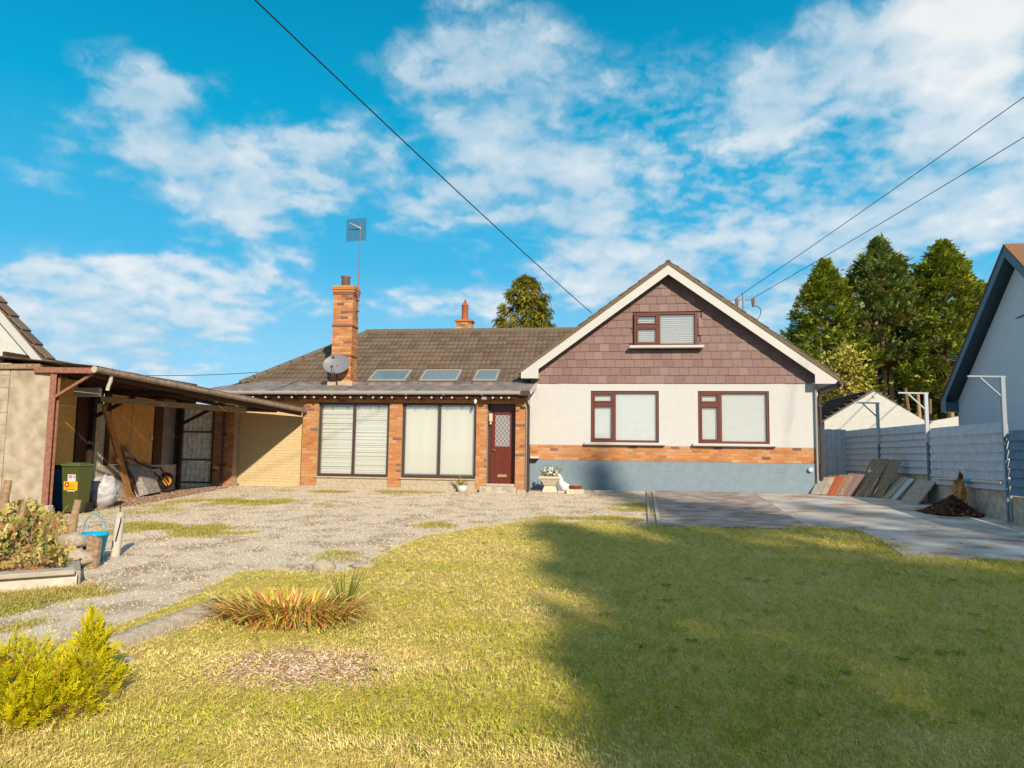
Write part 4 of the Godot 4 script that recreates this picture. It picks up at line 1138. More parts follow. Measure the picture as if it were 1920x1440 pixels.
func left_side() -> void:
	# rendered outbuilding at the far left
	var t := thing("outbuilding", "white gabled outbuilding with tiled verge behind a bare rendered wall", "outbuilding", Vector3(-11.5, g(-12.5), -12.5))
	var st := S()
	prism(st, [Vector2(-14.2, 2.85), Vector2(-10.62, 2.85), Vector2(-10.62, 3.05), Vector2(-14.2, 6.6)], Vector3(0, 0, -12.78), Vector3.RIGHT, Vector3.UP, Vector3(0, 0, 0.2))
	part(st, "gable_wall", "shed_white", t)
	st = S(); prism(st, [Vector2(-14.3, 6.78), Vector2(-10.42, 2.93), Vector2(-10.60, 2.93), Vector2(-14.3, 6.52)], Vector3(0, 0, -12.52), Vector3.RIGHT, Vector3.UP, Vector3(0, 0, 0.03))
	part(st, "bargeboard", "upvc", t)
	for k in 14:
		var a := Vector3(-10.38 - k * 0.28, 2.98 + k * 0.278, -12.55); var b := a + Vector3(-0.31, 0.30, 0)
		st = S(); bar(st, a + Vector3(0.02, 0.03, -0.06), b + Vector3(0, 0, -0.06), 0.22, 0.035, 0.004); part(st, "verge_tile", "tile%d" % (k % 4), t)
	st = S(); prism(st, [Vector2(-14.3, 6.80), Vector2(-10.40, 2.95), Vector2(-10.48, 2.90), Vector2(-14.3, 6.68)], Vector3(0, 0, -12.80), Vector3.RIGHT, Vector3.UP, Vector3(0, 0, 0.24))
	part(st, "roof", "tile0", t)
	t = thing("rendered_wall", "bare sandy rendered wall standing left of the canopy's front post", "wall", Vector3(-10.7, g(-11.9), -11.9))
	st = S(); box(st, Vector3(-10.83, 0.2, -11.99), Vector3(-9.99, 3.0, -11.88), 0.02); part(st, "render", "render_grey", t)
	for k in 13:
		st = S(); box(st, Vector3(-11.6, 0.2 + k * 0.225, -12.0), Vector3(-10.835, 0.421 + k * 0.225, -11.883 + rng.randf() * 0.002), 0.003); part(st, "block", "render_grey", t)
	st = S(); box(st, Vector3(-11.6, 3.005, -12.4), Vector3(-10.2, 3.10, -11.83), 0.01); part(st, "timber_plate", "timber_old", t)
	# canopy
	t = thing("canopy", "lean-to canopy with rusty corrugated roof, steel brackets and long gutter", "canopy", Vector3(-9.9, g(-11.85), -11.85))
	var GN := Vector3(-9.02, 2.98, -11.75); var GF := Vector3(-8.05, 2.66, -18.42)
	st = S(); box(st, Vector3(-9.99, 0.25, -11.95), Vector3(-9.82, 0.60, -11.80), 0.012); part(st, "footing", "concrete", t)
	st = S()    # I-section post
	box(st, Vector3(-9.965, 0.60, -11.93), Vector3(-9.845, 2.93, -11.918)); box(st, Vector3(-9.965, 0.60, -11.832), Vector3(-9.845, 2.93, -11.82)); box(st, Vector3(-9.911, 0.60, -11.918), Vector3(-9.899, 2.93, -11.832))
	part(st, "steel_post", "steel_red", t)
	st = S(); bar(st, Vector3(-10.3, 2.99, -11.85), GN + Vector3(-0.04, -0.02, 0), 0.07, 0.10, 0.006); part(st, "front_beam", "steel_red", t)
	st = S(); bar(st, Vector3(-9.87, 2.50, -11.84), Vector3(-9.15, 2.92, -11.84), 0.045, 0.045, 0.004); part(st, "brace", "steel_red", t)
	st = S(); tube(st, [GN + Vector3(0, 0, 0.05), GF], 0.055, 12); part(st, "gutter", "rust_roof", t)
	st = S(); tube(st, [GN + Vector3(0.005, 0.0, 0.055), GN + Vector3(0.005, 0, 0.065)], 0.060, 12); part(st, "gutter_cap", "sill_stone", t)
	st = S(); tube(st, [GN + Vector3(0.03, -0.05, -0.35), GN + Vector3(0.02, -0.16, -0.36), GN + Vector3(-0.05, -0.26, -0.40), GN + Vector3(-0.06, -0.33, -0.40)], 0.034, 10); part(st, "downpipe_stub", "pipe_white", t)
	st = S(); bar(st, GN + Vector3(-0.09, -0.05, -0.1), GF + Vector3(-0.09, -0.05, 0.05), 0.04, 0.16, 0.004); part(st, "fascia", "timber_dark", t)
	for k in 9:
		var a := GN.lerp(GF, k / 9.0) + Vector3(0.03, 0.06, 0); var b := GN.lerp(GF, (k + 1) / 9.0) + Vector3(0.03, 0.06, 0)
		var la := Vector3(-11.7, a.y + 0.26, a.z); var lb := Vector3(-11.7, b.y + 0.26, b.z)
		st = S(true)
		var nn := 10 * 4
		var f := func(j: int) -> Array:
			var u := j / float(nn); var hh := 0.011 * sin(j * TAU / 4.0 + 0.3) + 0.006 * (k % 2)
			return [a.lerp(b, u) + Vector3(0, hh, 0), la.lerp(lb, u) + Vector3(0, hh, 0)]
		for j in nn:
			var p: Array = f.call(j); var q: Array = f.call(j + 1)
			quad(st, p[0], q[0], q[1], p[1])
			quad(st, p[0] + Vector3(0, -0.006, 0), q[0] + Vector3(0, -0.006, 0), q[0], p[0])
		part(st, "roof_sheet", "rust_roof", t)
	for x in [0.28, 0.62, 0.95]:
		st = S(); bar(st, GN.lerp(Vector3(-11.6, 3.22, -11.8), x) + Vector3(0, -0.03, -0.2), GF.lerp(Vector3(-11.6, 2.9, -18.4), x) + Vector3(0, -0.03, 0.1), 0.06, 0.09, 0.004); part(st, "purlin", "timber_dark", t)
	for q in [[0.40, -10.86, -14.15], [0.86, -10.86, -17.35]]:    # brackets and posts along the side wall
		var e := GN.lerp(GF, q[0]) + Vector3(-0.15, -0.10, 0)
		e.z = q[2]
		st = S(); bar(st, Vector3(q[1], g(q[2]), q[2]), Vector3(q[1], 2.85, q[2]), 0.09, 0.09, 0.004); part(st, "steel_post", "steel_dark", t)
		st = S(); bar(st, Vector3(-11.4, e.y + 0.10, q[2]), e, 0.06, 0.10, 0.004); part(st, "rafter", "steel_dark", t)
		st = S(); bar(st, Vector3(q[1], 2.25, q[2]), Vector3(q[1] + 0.95, 2.72, q[2]), 0.06, 0.07, 0.004); part(st, "brace", "steel_dark", t)
	st = S(); bar(st, Vector3(-10.3, 2.60, -13.6), Vector3(-8.75, 2.56, -16.6), 0.05, 0.12, 0.005); part(st, "loose_rail", "timber_old", t)
	st = S(); box(st, Vector3(-10.6, 2.62, -13.3), Vector3(-10.05, 2.80, -13.2), 0.01); part(st, "strip_light", "upvc", t)
	# side wall of boards over a low concrete wall
	t = thing("boarded_wall", "side wall of brown boards and sheets over low concrete under the canopy", "wall", Vector3(-10.95, g(-15), -15))
	st = S(); box(st, Vector3(-11.15, 0.2, -17.4), Vector3(-10.92, 1.24, -12.1), 0.015); part(st, "low_wall", "concrete", t)
	for q in [[-13.78, -12.2, "panel_sand", 1.25, 2.45], [-13.78, -12.2, "panel_sand", 2.453, 3.0], [-15.55, -14.82, "panel_board", 1.26, 2.80], [-16.38, -15.57, "panel_board", 1.26, 2.80]]:
		st = S(); box(st, Vector3(-11.0, q[3], q[0]), Vector3(-10.97, q[4], q[1] - 0.01), 0.004); part(st, "board", q[2], t)
	for q in [[-14.2, -13.8], [-14.82, -14.66], [-16.72, -16.4], [-17.45, -17.32]]:
		st = S(); box(st, Vector3(-11.02, 1.24, q[0]), Vector3(-10.94, 2.85, q[1]), 0.006); part(st, "stud", "timber_dark", t)
	st = S(true); corrugated(st, Vector3(-10.96, 1.20, -14.20), Vector3(0, 0, -0.46), Vector3(0, 1.36, 0), Vector3.RIGHT, 0.09, 0.012); part(st, "corrugated_sheet", "sheet_cream", t)
	st = S(); box(st, Vector3(-11.03, 1.24, -17.32), Vector3(-11.01, 2.85, -16.72)); part(st, "dusty_pane", "obscure_glass", t)
	st = S(); box(st, Vector3(-11.06, 2.56, -14.66), Vector3(-11.03, 2.9, -14.2)); box(st, Vector3(-11.12, 2.80, -18.3), Vector3(-11.065, 3.35, -12.0)); part(st, "header", "timber_dark", t)
	st = S(); box(st, Vector3(-10.965, 1.83, -16.35), Vector3(-10.94, 1.92, -16.27), 0.005); part(st, "socket_box", "upvc", t)
	# sheet gate beside the brick pillar
	t = thing("sheet_gate", "weathered corrugated sheet gate in a dark frame beside the porch's left pillar", "gate", Vector3(-11.0, g(-18.3), -18.3))
	st = S(true); corrugated(st, Vector3(-11.45, 0.62, -18.3), Vector3(0.93, 0, 0), Vector3(0, 2.13, 0), Vector3.BACK, 0.14, 0.014, true); part(st, "sheet", "sheet_clear", t)
	st = S()
	for y in [0.76, 1.35, 2.08, 2.74]: box(st, Vector3(-11.48, y - 0.02, -18.28), Vector3(-10.50, y + 0.02, -18.25), 0.004)
	for x in [-11.48, -10.52]: box(st, Vector3(x - 0.02, 0.72, -18.29), Vector3(x + 0.02, 2.78, -18.245), 0.004)
	part(st, "frame", "steel_dark", t)
	st = S(); tube(st, [Vector3(-10.30, 2.66, -18.38), Vector3(-10.30, g(-18.4), -18.38)], 0.032, 10)
	t = thing("rainwater_pipe", "black rainwater pipe on the porch's leftmost brick pillar", "pipe", Vector3(-10.3, g(-18.4), -18.38)); part(st, "pipe", "downpipe", t)
	for y in [1.2, 2.0]:
		st = S(); box(st, Vector3(-10.36, y, -18.49), Vector3(-10.24, y + 0.03, -18.34)); part(st, "clip", "downpipe", t)
	canopy_things()

func bed_edge(z: float) -> float:   # right-hand edge of the raised bed
	return -5.72 - (z + 7.15) * 1.10 if z > -7.15 else -5.72 + (z + 7.15) * 0.80

func canopy_things() -> void:
	# blue barrel
	var p := Vector3(-10.42, g(-12.9), -12.9)
	var t := thing("plastic_barrel", "blue plastic barrel partly hidden behind the canopy's front post", "barrel", p)
	var st := S(); lathe(st, p, [[0.0, 0.0], [0.24, 0.0], [0.265, 0.06], [0.285, 0.28], [0.29, 0.42], [0.285, 0.58], [0.262, 0.76], [0.255, 0.80]], 24); part(st, "drum", "barrel_blue", t)
	st = S(); lathe(st, p, [[0.262, 0.79], [0.268, 0.83], [0.25, 0.86], [0.0, 0.87]], 24); part(st, "lid", "rubber", t)
	# wheeled bin
	p = Vector3(-9.86, g(-12.62), -12.62)
	t = thing("wheeled_bin", "green wheeled bin with white and yellow stickers beside the blue barrel", "bin", p)
	st = S()
	var a := [Vector2(-0.14, -0.06), Vector2(0.14, -0.06), Vector2(0.14, 0.22), Vector2(-0.14, 0.22)]
	var up := [Vector2(-0.17, -0.10), Vector2(0.17, -0.10), Vector2(0.17, 0.28), Vector2(-0.17, 0.28)]
	for i in 4:
		var j := (i + 1) % 4
		quad(st, p + Vector3(a[j].x, 0.03, a[j].y), p + Vector3(a[i].x, 0.03, a[i].y), p + Vector3(up[i].x, 0.86, up[i].y), p + Vector3(up[j].x, 0.86, up[j].y))
	quad(st, p + Vector3(-0.14, 0.03, -0.06), p + Vector3(0.14, 0.03, -0.06), p + Vector3(0.14, 0.03, 0.22), p + Vector3(-0.14, 0.03, 0.22))
	for k in 5: box(st, p + Vector3(-0.12 + k * 0.06, 0.74, 0.264), p + Vector3(-0.108 + k * 0.06, 0.86, 0.283))
	part(st, "body", "bin_green", t)
	st = S(); box(st, p + Vector3(-0.19, 0.86, -0.12), p + Vector3(0.19, 0.905, 0.31), 0.015); box(st, p + Vector3(-0.15, 0.90, -0.08), p + Vector3(0.15, 0.93, 0.25), 0.012); part(st, "lid", "bin_lid", t)
	st = S(); tube(st, [p + Vector3(-0.15, 0.88, -0.15), p + Vector3(0.15, 0.88, -0.15)], 0.018); part(st, "handle", "bin_green", t)
	for x in [-0.15, 0.15]:
		st = S(); tube(st, [p + Vector3(x - 0.025, 0.10, -0.06), p + Vector3(x + 0.025, 0.10, -0.06)], 0.10, 16); part(st, "wheel", "rubber", t)
	var fz := func(y: float) -> float: return 0.22 + (y - 0.03) / 0.83 * 0.06 + 0.004
	for q in [["sticker", "sticker_white", -0.05, 0.11, 0.58, 0.72, 0.0], ["sticker", "sticker_yellow", -0.125, 0.152, 0.43, 0.59, 0.003], ["sticker", "sticker_white", -0.06, 0.10, 0.41, 0.43, 0.0]]:
		st = S(); quad(st, p + Vector3(q[2], q[4], fz.call(q[4]) + q[6]), p + Vector3(q[3], q[4], fz.call(q[4]) + q[6]), p + Vector3(q[3], q[5], fz.call(q[5]) + q[6]), p + Vector3(q[2], q[5], fz.call(q[5]) + q[6]))
		var s := part(st, q[0], q[1], t)
		if q[1] == "sticker_yellow" or q[4] == 0.58:
			var big: bool = q[1] == "sticker_yellow"
			var c := p + (Vector3(-0.06, 0.53, fz.call(0.53) + 0.006) if big else Vector3(0.005, 0.68, fz.call(0.68) + 0.003))
			var rr := 0.048 if big else 0.028
			st = S(); tube(st, [c, c + Vector3(0, 0, 0.001)], rr, 18); part(st, "emblem", "sticker_red", s)
			st = S(); tube(st, [c + Vector3(0, 0, 0.001), c + Vector3(0, 0, 0.002)], rr * 0.4, 12); part(st, "emblem_centre", "sticker_white", s)
			st = S()
			for k in 3:
				var y := c.y + 0.02 - k * (0.03 if big else 0.02)
				box(st, Vector3(c.x + rr + 0.02, y, c.z - 0.002), Vector3(c.x + rr + (0.11 if big else 0.07), y + 0.007, c.z - 0.001))
			if big: box(st, Vector3(c.x - 0.02, c.y - 0.085, c.z - 0.002), Vector3(c.x + 0.16, c.y - 0.073, c.z - 0.001))
			part(st, "print", "sticker_brown", s)
	# white sack
	p = Vector3(-10.06, g(-13.5), -13.5)
	t = thing("plastic_sack", "crumpled white plastic sack slumped behind the green bin", "sack", p)
	var nz := FastNoiseLite.new(); nz.seed = 3; nz.frequency = 2.6; nz.fractal_octaves = 4
	st = S(true)
	var f := func(i: int, k: int) -> Vector3:
		var v := i / 16.0; var an := TAU * (k % 28) / 28.0
		var r := 0.30 * pow(sin(clampf(v * 0.93 + 0.07, 0, 1) * PI), 0.42)
		var d := Vector3(cos(an) * r, v * 0.60, sin(an) * r * 0.85)
		return p + d * (1.0 + 0.30 * nz.get_noise_3dv(d * 2.2)) + Vector3(0.03 * v, 0, 0)
	for i in 16:
		for k in 28: quad(st, f.call(i, k + 1), f.call(i, k), f.call(i + 1, k), f.call(i + 1, k + 1))
	part(st, "bag", "sack", t)
	# leaning prop and boards
	t = thing("timber_prop", "long brown timber plank leaning up to the canopy's bracket", "plank", Vector3(-10.75, g(-15.3), -15.3))
	st = S(); bar(st, Vector3(-10.70, g(-15.3), -15.30), Vector3(-10.55, 2.52, -14.05), 0.15, 0.06, 0.005, Vector3.RIGHT); part(st, "plank", "timber", t)
	for q in [[Vector3(-10.66, 0, -15.75), Vector3(-10.88, 1.66, -15.25), 0.20, "timber_old", "worn grey brown board leaning beside the timber prop"], [Vector3(-10.58, 0, -15.52), Vector3(-10.86, 1.45, -15.02), 0.14, "timber_dark", "narrow dark board leaning close to the timber prop"]]:
		t = thing("leaning_board", q[4], "board", Vector3(q[0].x, g(q[0].z), q[0].z))
		st = S(); bar(st, Vector3(q[0].x, g(q[0].z), q[0].z), q[1], q[2], 0.03, 0.004, Vector3.RIGHT); part(st, "board", q[3], t)
	# wheelbarrow tipped against the wall
	var w := Vector3(-10.55, g(-16.35) + 0.30, -16.35)
	t = thing("wheelbarrow", "upturned galvanised wheelbarrow with yellow wheel hub leaning on the boarded wall", "wheelbarrow", Vector3(w.x, g(w.z), w.z))
	var ax := Vector3(1.0, 0, 0.35).normalized()
	st = S(); var ring := []
	var e1 := ax.cross(Vector3.UP).normalized()
	for k in 25: ring.append(w + (e1 * cos(TAU * k / 24) + Vector3.UP * sin(TAU * k / 24)) * 0.155)
	tube(st, ring, 0.048, 8, false)
	var wh := part(st, "wheel", "rubber", t)
	st = S(); tube(st, [w - ax * 0.03, w + ax * 0.045], 0.115, 18); part(st, "hub", "hub_yellow", wh)
	st = S(); tube(st, [w - ax * 0.09, w + ax * 0.09], 0.022, 10); part(st, "axle", "terracotta", wh)
	st = S()
	tube(st, [w + ax * 0.09, Vector3(-10.45, 1.18, -15.95), Vector3(-10.5, 1.20, -15.55), Vector3(-10.62, 1.42, -15.0)], 0.019, 8)
	tube(st, [w - ax * 0.09, Vector3(-10.80, 1.15, -16.05), Vector3(-10.85, 1.30, -15.7), Vector3(-10.86, 1.62, -15.2)], 0.019, 8)
	tube(st, [Vector3(-10.45, 1.18, -15.95), Vector3(-10.80, 1.15, -16.05)], 0.016, 8)
	tube(st, [Vector3(-10.46, 1.0, -15.98), Vector3(-10.35, 0.80, -16.10), Vector3(-10.40, 0.70, -16.2)], 0.016, 8)
	part(st, "frame", "steel_dark", t)
	st = S()     # tray seen from its underside
	var b0 := [Vector3(-10.44, 0.60, -15.55), Vector3(-10.50, 0.62, -16.1), Vector3(-10.70, 1.22, -15.98), Vector3(-10.68, 1.20, -15.42)]
	var b1 := [Vector3(-10.62, 0.53, -15.40), Vector3(-10.66, 0.55, -16.25), Vector3(-10.88, 1.30, -16.05), Vector3(-10.86, 1.28, -15.25)]
	quad(st, b0[0], b0[1], b0[2], b0[3])
	for i in 4: quad(st, b1[i], b1[(i + 1) % 4], b0[(i + 1) % 4], b0[i])
	part(st, "tray", "galv", t)
	# raised bed with its low wall
	t = thing("bed_wall", "low concrete retaining wall with a coping along the left flower bed", "wall", Vector3(-5.6, g(-6.3), -6.3))
	var A := Vector3(-6.85, 0, -5.97); var B := Vector3(-5.55, 0, -7.15)
	for q in [[A + (A - B) * 1.0, A.lerp(B, 0.02)], [A.lerp(B, 0.02), B]]:
		st = S()
		var d: Vector3 = (q[1] - q[0]); var n := d.normalized().cross(Vector3.UP) * 0.16
		var c: Array = []
		for y in [0, 1]:
			for e in [q[0], q[1], q[1] - n, q[0] - n]: c.append(Vector3(e.x, g(e.z) - 0.05 if y == 0 else 0.30, e.z))
		for i in 4: quad(st, c[i], c[(i + 1) % 4], c[4 + (i + 1) % 4], c[4 + i])
		quad(st, c[4], c[5], c[6], c[7])
		part(st, "wall_block", "pale_concrete", t)
	st = S(); bar(st, A + (A - B) * 1.0 + Vector3(-0.06, 0.325, 0), B + Vector3(-0.06, 0.325, -0.03), 0.24, 0.05, 0.008); part(st, "coping", "concrete", t)
	st = S(); bar(st, B + Vector3(-0.07, 0.17, -0.03), B + Vector3(-0.75, 0.17, -0.88), 0.14, 0.30, 0.01); part(st, "end_block", "stone_grey", t)
	st = S(true)    # soil heaped behind it
	var sn := FastNoiseLite.new(); sn.seed = 6; sn.frequency = 0.9
	var hf := func(i: int, j: int) -> Vector3:
		var x := -9.9 + i * 0.3; var z := -11.4 + j * 0.3
		var edge_x := bed_edge(z)
		x = minf(x, edge_x)
		return Vector3(x, minf(0.33 + 0.09 * (edge_x - x) + 0.07 * sn.get_noise_2d(x, z), 0.72) - (0.06 if x == edge_x else 0.0), z)
	for i in 16:
		for j in 27: quad(st, hf.call(i, j + 1), hf.call(i + 1, j + 1), hf.call(i + 1, j), hf.call(i, j))
	var bed := part(st, "bed_soil", "dirt", self); bed.set_meta("kind", "structure")
	for q in [[Vector3(-6.42, 0.50, -8.15), Vector3(0.19, 0.10, 0.14), "pale flat boulder at the corner of the flower bed"], [Vector3(-6.25, 0.33, -8.0), Vector3(0.22, 0.10, 0.12), "grey stone block under the pale boulder"], [Vector3(-6.62, 0.46, -8.75), Vector3(0.11, 0.08, 0.10), "small brown stone behind the pale boulder"]]:
		t = thing("garden_stone", q[2], "stone", q[0] - Vector3(0, q[1].y, 0)); st = S(true); stone(st, q[0], q[1], int(q[0].z * 31)); part(st, "boulder", "stone_grey", t)
	p = Vector3(-6.05, g(-8.05), -8.0)
	t = thing("wooden_wedge", "pointed timber offcut standing before the blue bucket", "timber", p); st = S()
	prism(st, [Vector2(-0.06, 0), Vector2(0.07, 0), Vector2(0.09, 0.34), Vector2(-0.07, 0.38)], p, Vector3.RIGHT, Vector3.UP, Vector3(0, 0, -0.06)); part(st, "offcut", "timber_old", t)
	p = Vector3(-6.28, g(-8.35) + 0.02, -8.35)
	t = thing("blue_bucket", "bright blue bucket beside the white pipe at the bed's corner", "bucket", p)
	st = S(); lathe(st, p, [[0.0, 0.01], [0.10, 0.0], [0.145, 0.30], [0.16, 0.30], [0.16, 0.335], [0.14, 0.335], [0.095, 0.03], [0.0, 0.03]], 20); part(st, "pail", "bucket_blue", t)
	st = S(); var hp := []
	for k in 11: hp.append(p + Vector3(0.155 * cos(PI * k / 10), 0.32 + 0.24 * sin(PI * k / 10), 0.03 * sin(PI * k / 10)))
	tube(st, hp, 0.006, 6); part(st, "handle", "bucket_blue", t)
	t = thing("upright_pipe", "white upright pipe stub with wires at the edge of the drive", "pipe", Vector3(-6.5, g(-8.7), -8.7))
	var q0 := Vector3(-6.28, g(-8.75), -8.75)
	st = S(); tube(st, [q0, q0 + Vector3(0.03, 0.52, 0)], 0.055, 14); part(st, "pipe", "pipe_white", t)
	st = S(); tube(st, [q0 + Vector3(0.03, 0.50, 0), q0 + Vector3(0.031, 0.56, 0)], [0.062, 0.05], 14); part(st, "cap", "concrete", t)
	st = S(); tube(st, [q0 + Vector3(0.03, 0.55, 0), q0 + Vector3(0.03, 0.66, 0.01), q0 + Vector3(0.06, 0.70, 0.02)], 0.006, 6); tube(st, [q0 + Vector3(0.05, 0.55, 0), q0 + Vector3(0.08, 0.45, 0.05), q0 + Vector3(0.04, 0.2, 0.07)], 0.007, 6); part(st, "wire", "cable", t)
	# cut stems in the bed
	for q in [[Vector3(-8.35, 0.55, -9.2), 0.055, 0.60, "thick sawn stump in the bed before the rendered wall"], [Vector3(-7.55, 0.5, -8.6), 0.035, 0.42, "slim pale sawn stem in the middle of the bed"], [Vector3(-7.35, 0.5, -9.3), 0.05, 0.40, "short sawn stem at the right of the bed"]]:
		t = thing("cut_stem", q[3], "stump", q[0]); st = S(); tube(st, [q[0] - Vector3(0, 0.1, 0), q[0] + Vector3(0.05, q[2] * 0.5, 0.02), q[0] + Vector3(0.07, q[2], 0)], [q[1] * 1.2, q[1], q[1] * 0.9], 10); part(st, "stem", "bark_pale", t)

# ---------------------------------------------------------------- right side
func right_side() -> void:
	var X := 7.0
	# low wall under the fence
	var t := thing("low_wall", "low grey rendered wall along the yard under the blue grey fence", "wall", Vector3(X + 0.1, g(-17), -17))
	for q in [[-20.9, -17.75, 1.33], [-17.7, -14.45, 1.19], [-14.4, -10.8, 0.98], [-24.0, -20.95, 1.40]]:
		var st := S(); box(st, Vector3(X, 0.1, q[0]), Vector3(X + 0.22, q[2], q[1]), 0.012); part(st, "wall_bay", "concrete", t)
	var stl := S(); box(stl, Vector3(X - 0.03, 1.335, -20.8), Vector3(X + 0.1, 1.36, -17.9), 0.004); part(stl, "batten", "timber_old", t)
	# four bays of boards
	var bays := [[-23.85, -20.90, 1.28, 2.46, 2.43, "fence_paint", "fence bay of pale grey boards nearest the gate, seven boards high"], [-20.82, -17.80, 1.30, 2.41, 2.43, "fence_paint", "fence bay of pale grey boards above the leaning corrugated sheets"], [-17.68, -14.44, 1.10, 2.30, 2.31, "fence_paint", "fence bay of pale grey boards behind the rotten stump"], [-14.36, -10.9, 1.02, 2.12, 2.15, "fence_blue", "darker blue fence bay at the right edge"]]
	for b in bays:
		t = thing("fence_bay", b[6], "fence", Vector3(X, b[2], (b[0] + b[1]) / 2), "bays of the board fence")
		var n := 7
		for k in n:
			var y0: float = lerpf(b[2], (b[3] + b[4]) / 2, k / float(n)); var hh: float = (b[3] - b[2]) / n
			var st := S(true)
			var seg := 3
			var wob := rng.randf() * 6.0
			var tl := rng.randf_range(-0.012, 0.012)
			var f := func(i: int, top: bool) -> Vector3:
				var u := i / float(seg)
				var y: float = y0 + (hh + 0.012 if top else -0.018) + tl * (u - 0.5) + (0.004 * sin(u * 7 + wob) if not top else 0.0)
				return Vector3(X - (0.010 if top else 0.062), y, lerpf(b[0], b[1], u))
			st.set_smooth_group(-1)
			for i in seg:
				quad(st, f.call(i, false), f.call(i + 1, false), f.call(i + 1, true), f.call(i, true))
				var back := Vector3(0.018, 0, 0)
				quad(st, f.call(i + 1, false), f.call(i, false), f.call(i, false) + back, f.call(i + 1, false) + back)
				quad(st, f.call(i, true), f.call(i + 1, true), f.call(i + 1, true) + back, f.call(i, true) + back)
				quad(st, f.call(i + 1, false) + back, f.call(i, false) + back, f.call(i, true) + back, f.call(i + 1, true) + back)
			part(st, "board", b[5], t)
		for z in [b[0] + 0.1, b[1] - 0.1]:
			var s2 := S(); box(s2, Vector3(X + 0.008, b[2], z - 0.03), Vector3(X + 0.05, b[3] - 0.03, z + 0.03)); part(s2, "rail", b[5], t)
	# posts with arms
	for q in [[-20.86, 3.10, "steel_white", "slim fence post with bracket arm before the white shed"], [-17.74, 3.10, "steel_white", "white steel fence post with bracket arm in the middle of the fence"], [-14.40, 3.12, "steel_grey", "grey steel fence post with bracket arm before the blue gabled house"]]:
		t = thing("fence_post", q[3], "post", Vector3(X - 0.05, g(q[0]), q[0]), "steel posts with arms")
		var st := S(); bar(st, Vector3(X - 0.07, g(q[0]), q[0]), Vector3(X - 0.07, q[1] * 0.5 + 0.6, q[0]), 0.04, 0.04, 0.004); part(st, "lower_post", "fence_blue", t)
		st = S(); bar(st, Vector3(X - 0.075, q[1] * 0.5 + 0.45, q[0] + 0.03), Vector3(X - 0.075, q[1], q[0] + 0.03), 0.075, 0.06, 0.004); part(st, "upper_post", q[2], t)
		st = S(); bar(st, Vector3(X - 0.02, q[1], q[0] + 0.03), Vector3(X - 0.66, q[1] + 0.01, q[0] + 0.03), 0.05, 0.035, 0.004); part(st, "arm", q[2], t)
		st = S(); bar(st, Vector3(X - 0.10, q[1] - 0.36, q[0] + 0.03), Vector3(X - 0.45, q[1] - 0.01, q[0] + 0.03), 0.035, 0.03, 0.003); part(st, "strut", q[2], t)
	# gate
	t = thing("board_gate", "blue grey gate of upright boards between house and fence", "gate", Vector3(6.5, g(-23.8), -23.8))
	for k in 7:
		var st := S(); box(st, Vector3(6.0 + k * 0.14, g(-23.8) + 0.05, -23.82), Vector3(6.135 + k * 0.14, 2.50 + 0.01 * (k % 2), -23.79), 0.004); part(st, "board", "fence_paint", t)
	var sg := S(); box(sg, Vector3(6.0, 1.2, -23.86), Vector3(6.96, 1.3, -23.825)); box(sg, Vector3(6.0, 2.2, -23.86), Vector3(6.96, 2.3, -23.825)); part(sg, "ledge", "fence_paint", t)
	# white shed behind
	t = thing("white_shed", "white gabled shed with grey slate roof behind the fence", "shed", Vector3(8.5, g(-26), -26))
	var st := S(); prism(st, [Vector2(6.95, 0.4), Vector2(10.2, 0.4), Vector2(10.2, 2.84), Vector2(8.55, 3.86), Vector2(6.95, 2.86)], Vector3(0, 0, -31.0), Vector3.RIGHT, Vector3.UP, Vector3(0, 0, 5.0)); part(st, "wall", "shed_white", t)
	for s in [-1, 1]:
		var xe := 6.85 if s < 0 else 10.28
		var ye := 2.84 if s < 0 else 2.80
		st = S(); prism(st, [Vector2(8.55, 3.94), Vector2(xe, ye), Vector2(xe, ye - 0.05), Vector2(8.55, 3.87)], Vector3(0, 0, -31.1), Vector3.RIGHT, Vector3.UP, Vector3(0, 0, 5.06))
		var ro := part(st, "roof", "roof_slate", t)
		for r in 8:
			var u := r / 8.0
			st = S(); bar(st, Vector3(lerpf(xe, 8.55, u), lerpf(ye, 3.94, u) + 0.012, -26.05), Vector3(lerpf(xe, 8.55, u), lerpf(ye, 3.94, u) + 0.012, -31.0), 0.20, 0.02, 0.0, Vector3(-s * 0.55, 0.83, 0)); part(st, "slate_course", "roof_slate", ro)
	st = S(); tube(st, [Vector3(8.55, 3.70, -26.0), Vector3(8.55, 3.70, -25.96)], 0.05, 12); part(st, "vent", "upvc", t)
	t = thing("white_wall", "white garden wall between the shed and the blue gabled house", "wall", Vector3(11, g(-26), -26.5))
	st = S(); prism(st, [Vector2(10.25, 0.4), Vector2(13.0, 0.4), Vector2(13.0, 3.4), Vector2(10.25, 2.86)], Vector3(0, 0, -26.6), Vector3.RIGHT, Vector3.UP, Vector3(0, 0, 0.3)); part(st, "wall", "shed_white", t)
	# neighbour's house, gable towards the yard
	t = thing("neighbour_house", "pale rendered house with steep dark blue bargeboards at the right edge", "house", Vector3(9.2, g(-18), -18))
	var zr := -17.42
	st = S(); prism(st, [Vector2(20.7, 0.2), Vector2(14.4, 0.2), Vector2(14.4, 3.35), Vector2(-zr, 6.10), Vector2(20.7, 3.12)], Vector3(8.87, 0, 0), Vector3(0, 0, -1), Vector3.UP, Vector3(5.0, 0, 0)); part(st, "gable_wall", "neighbour_wall", t)
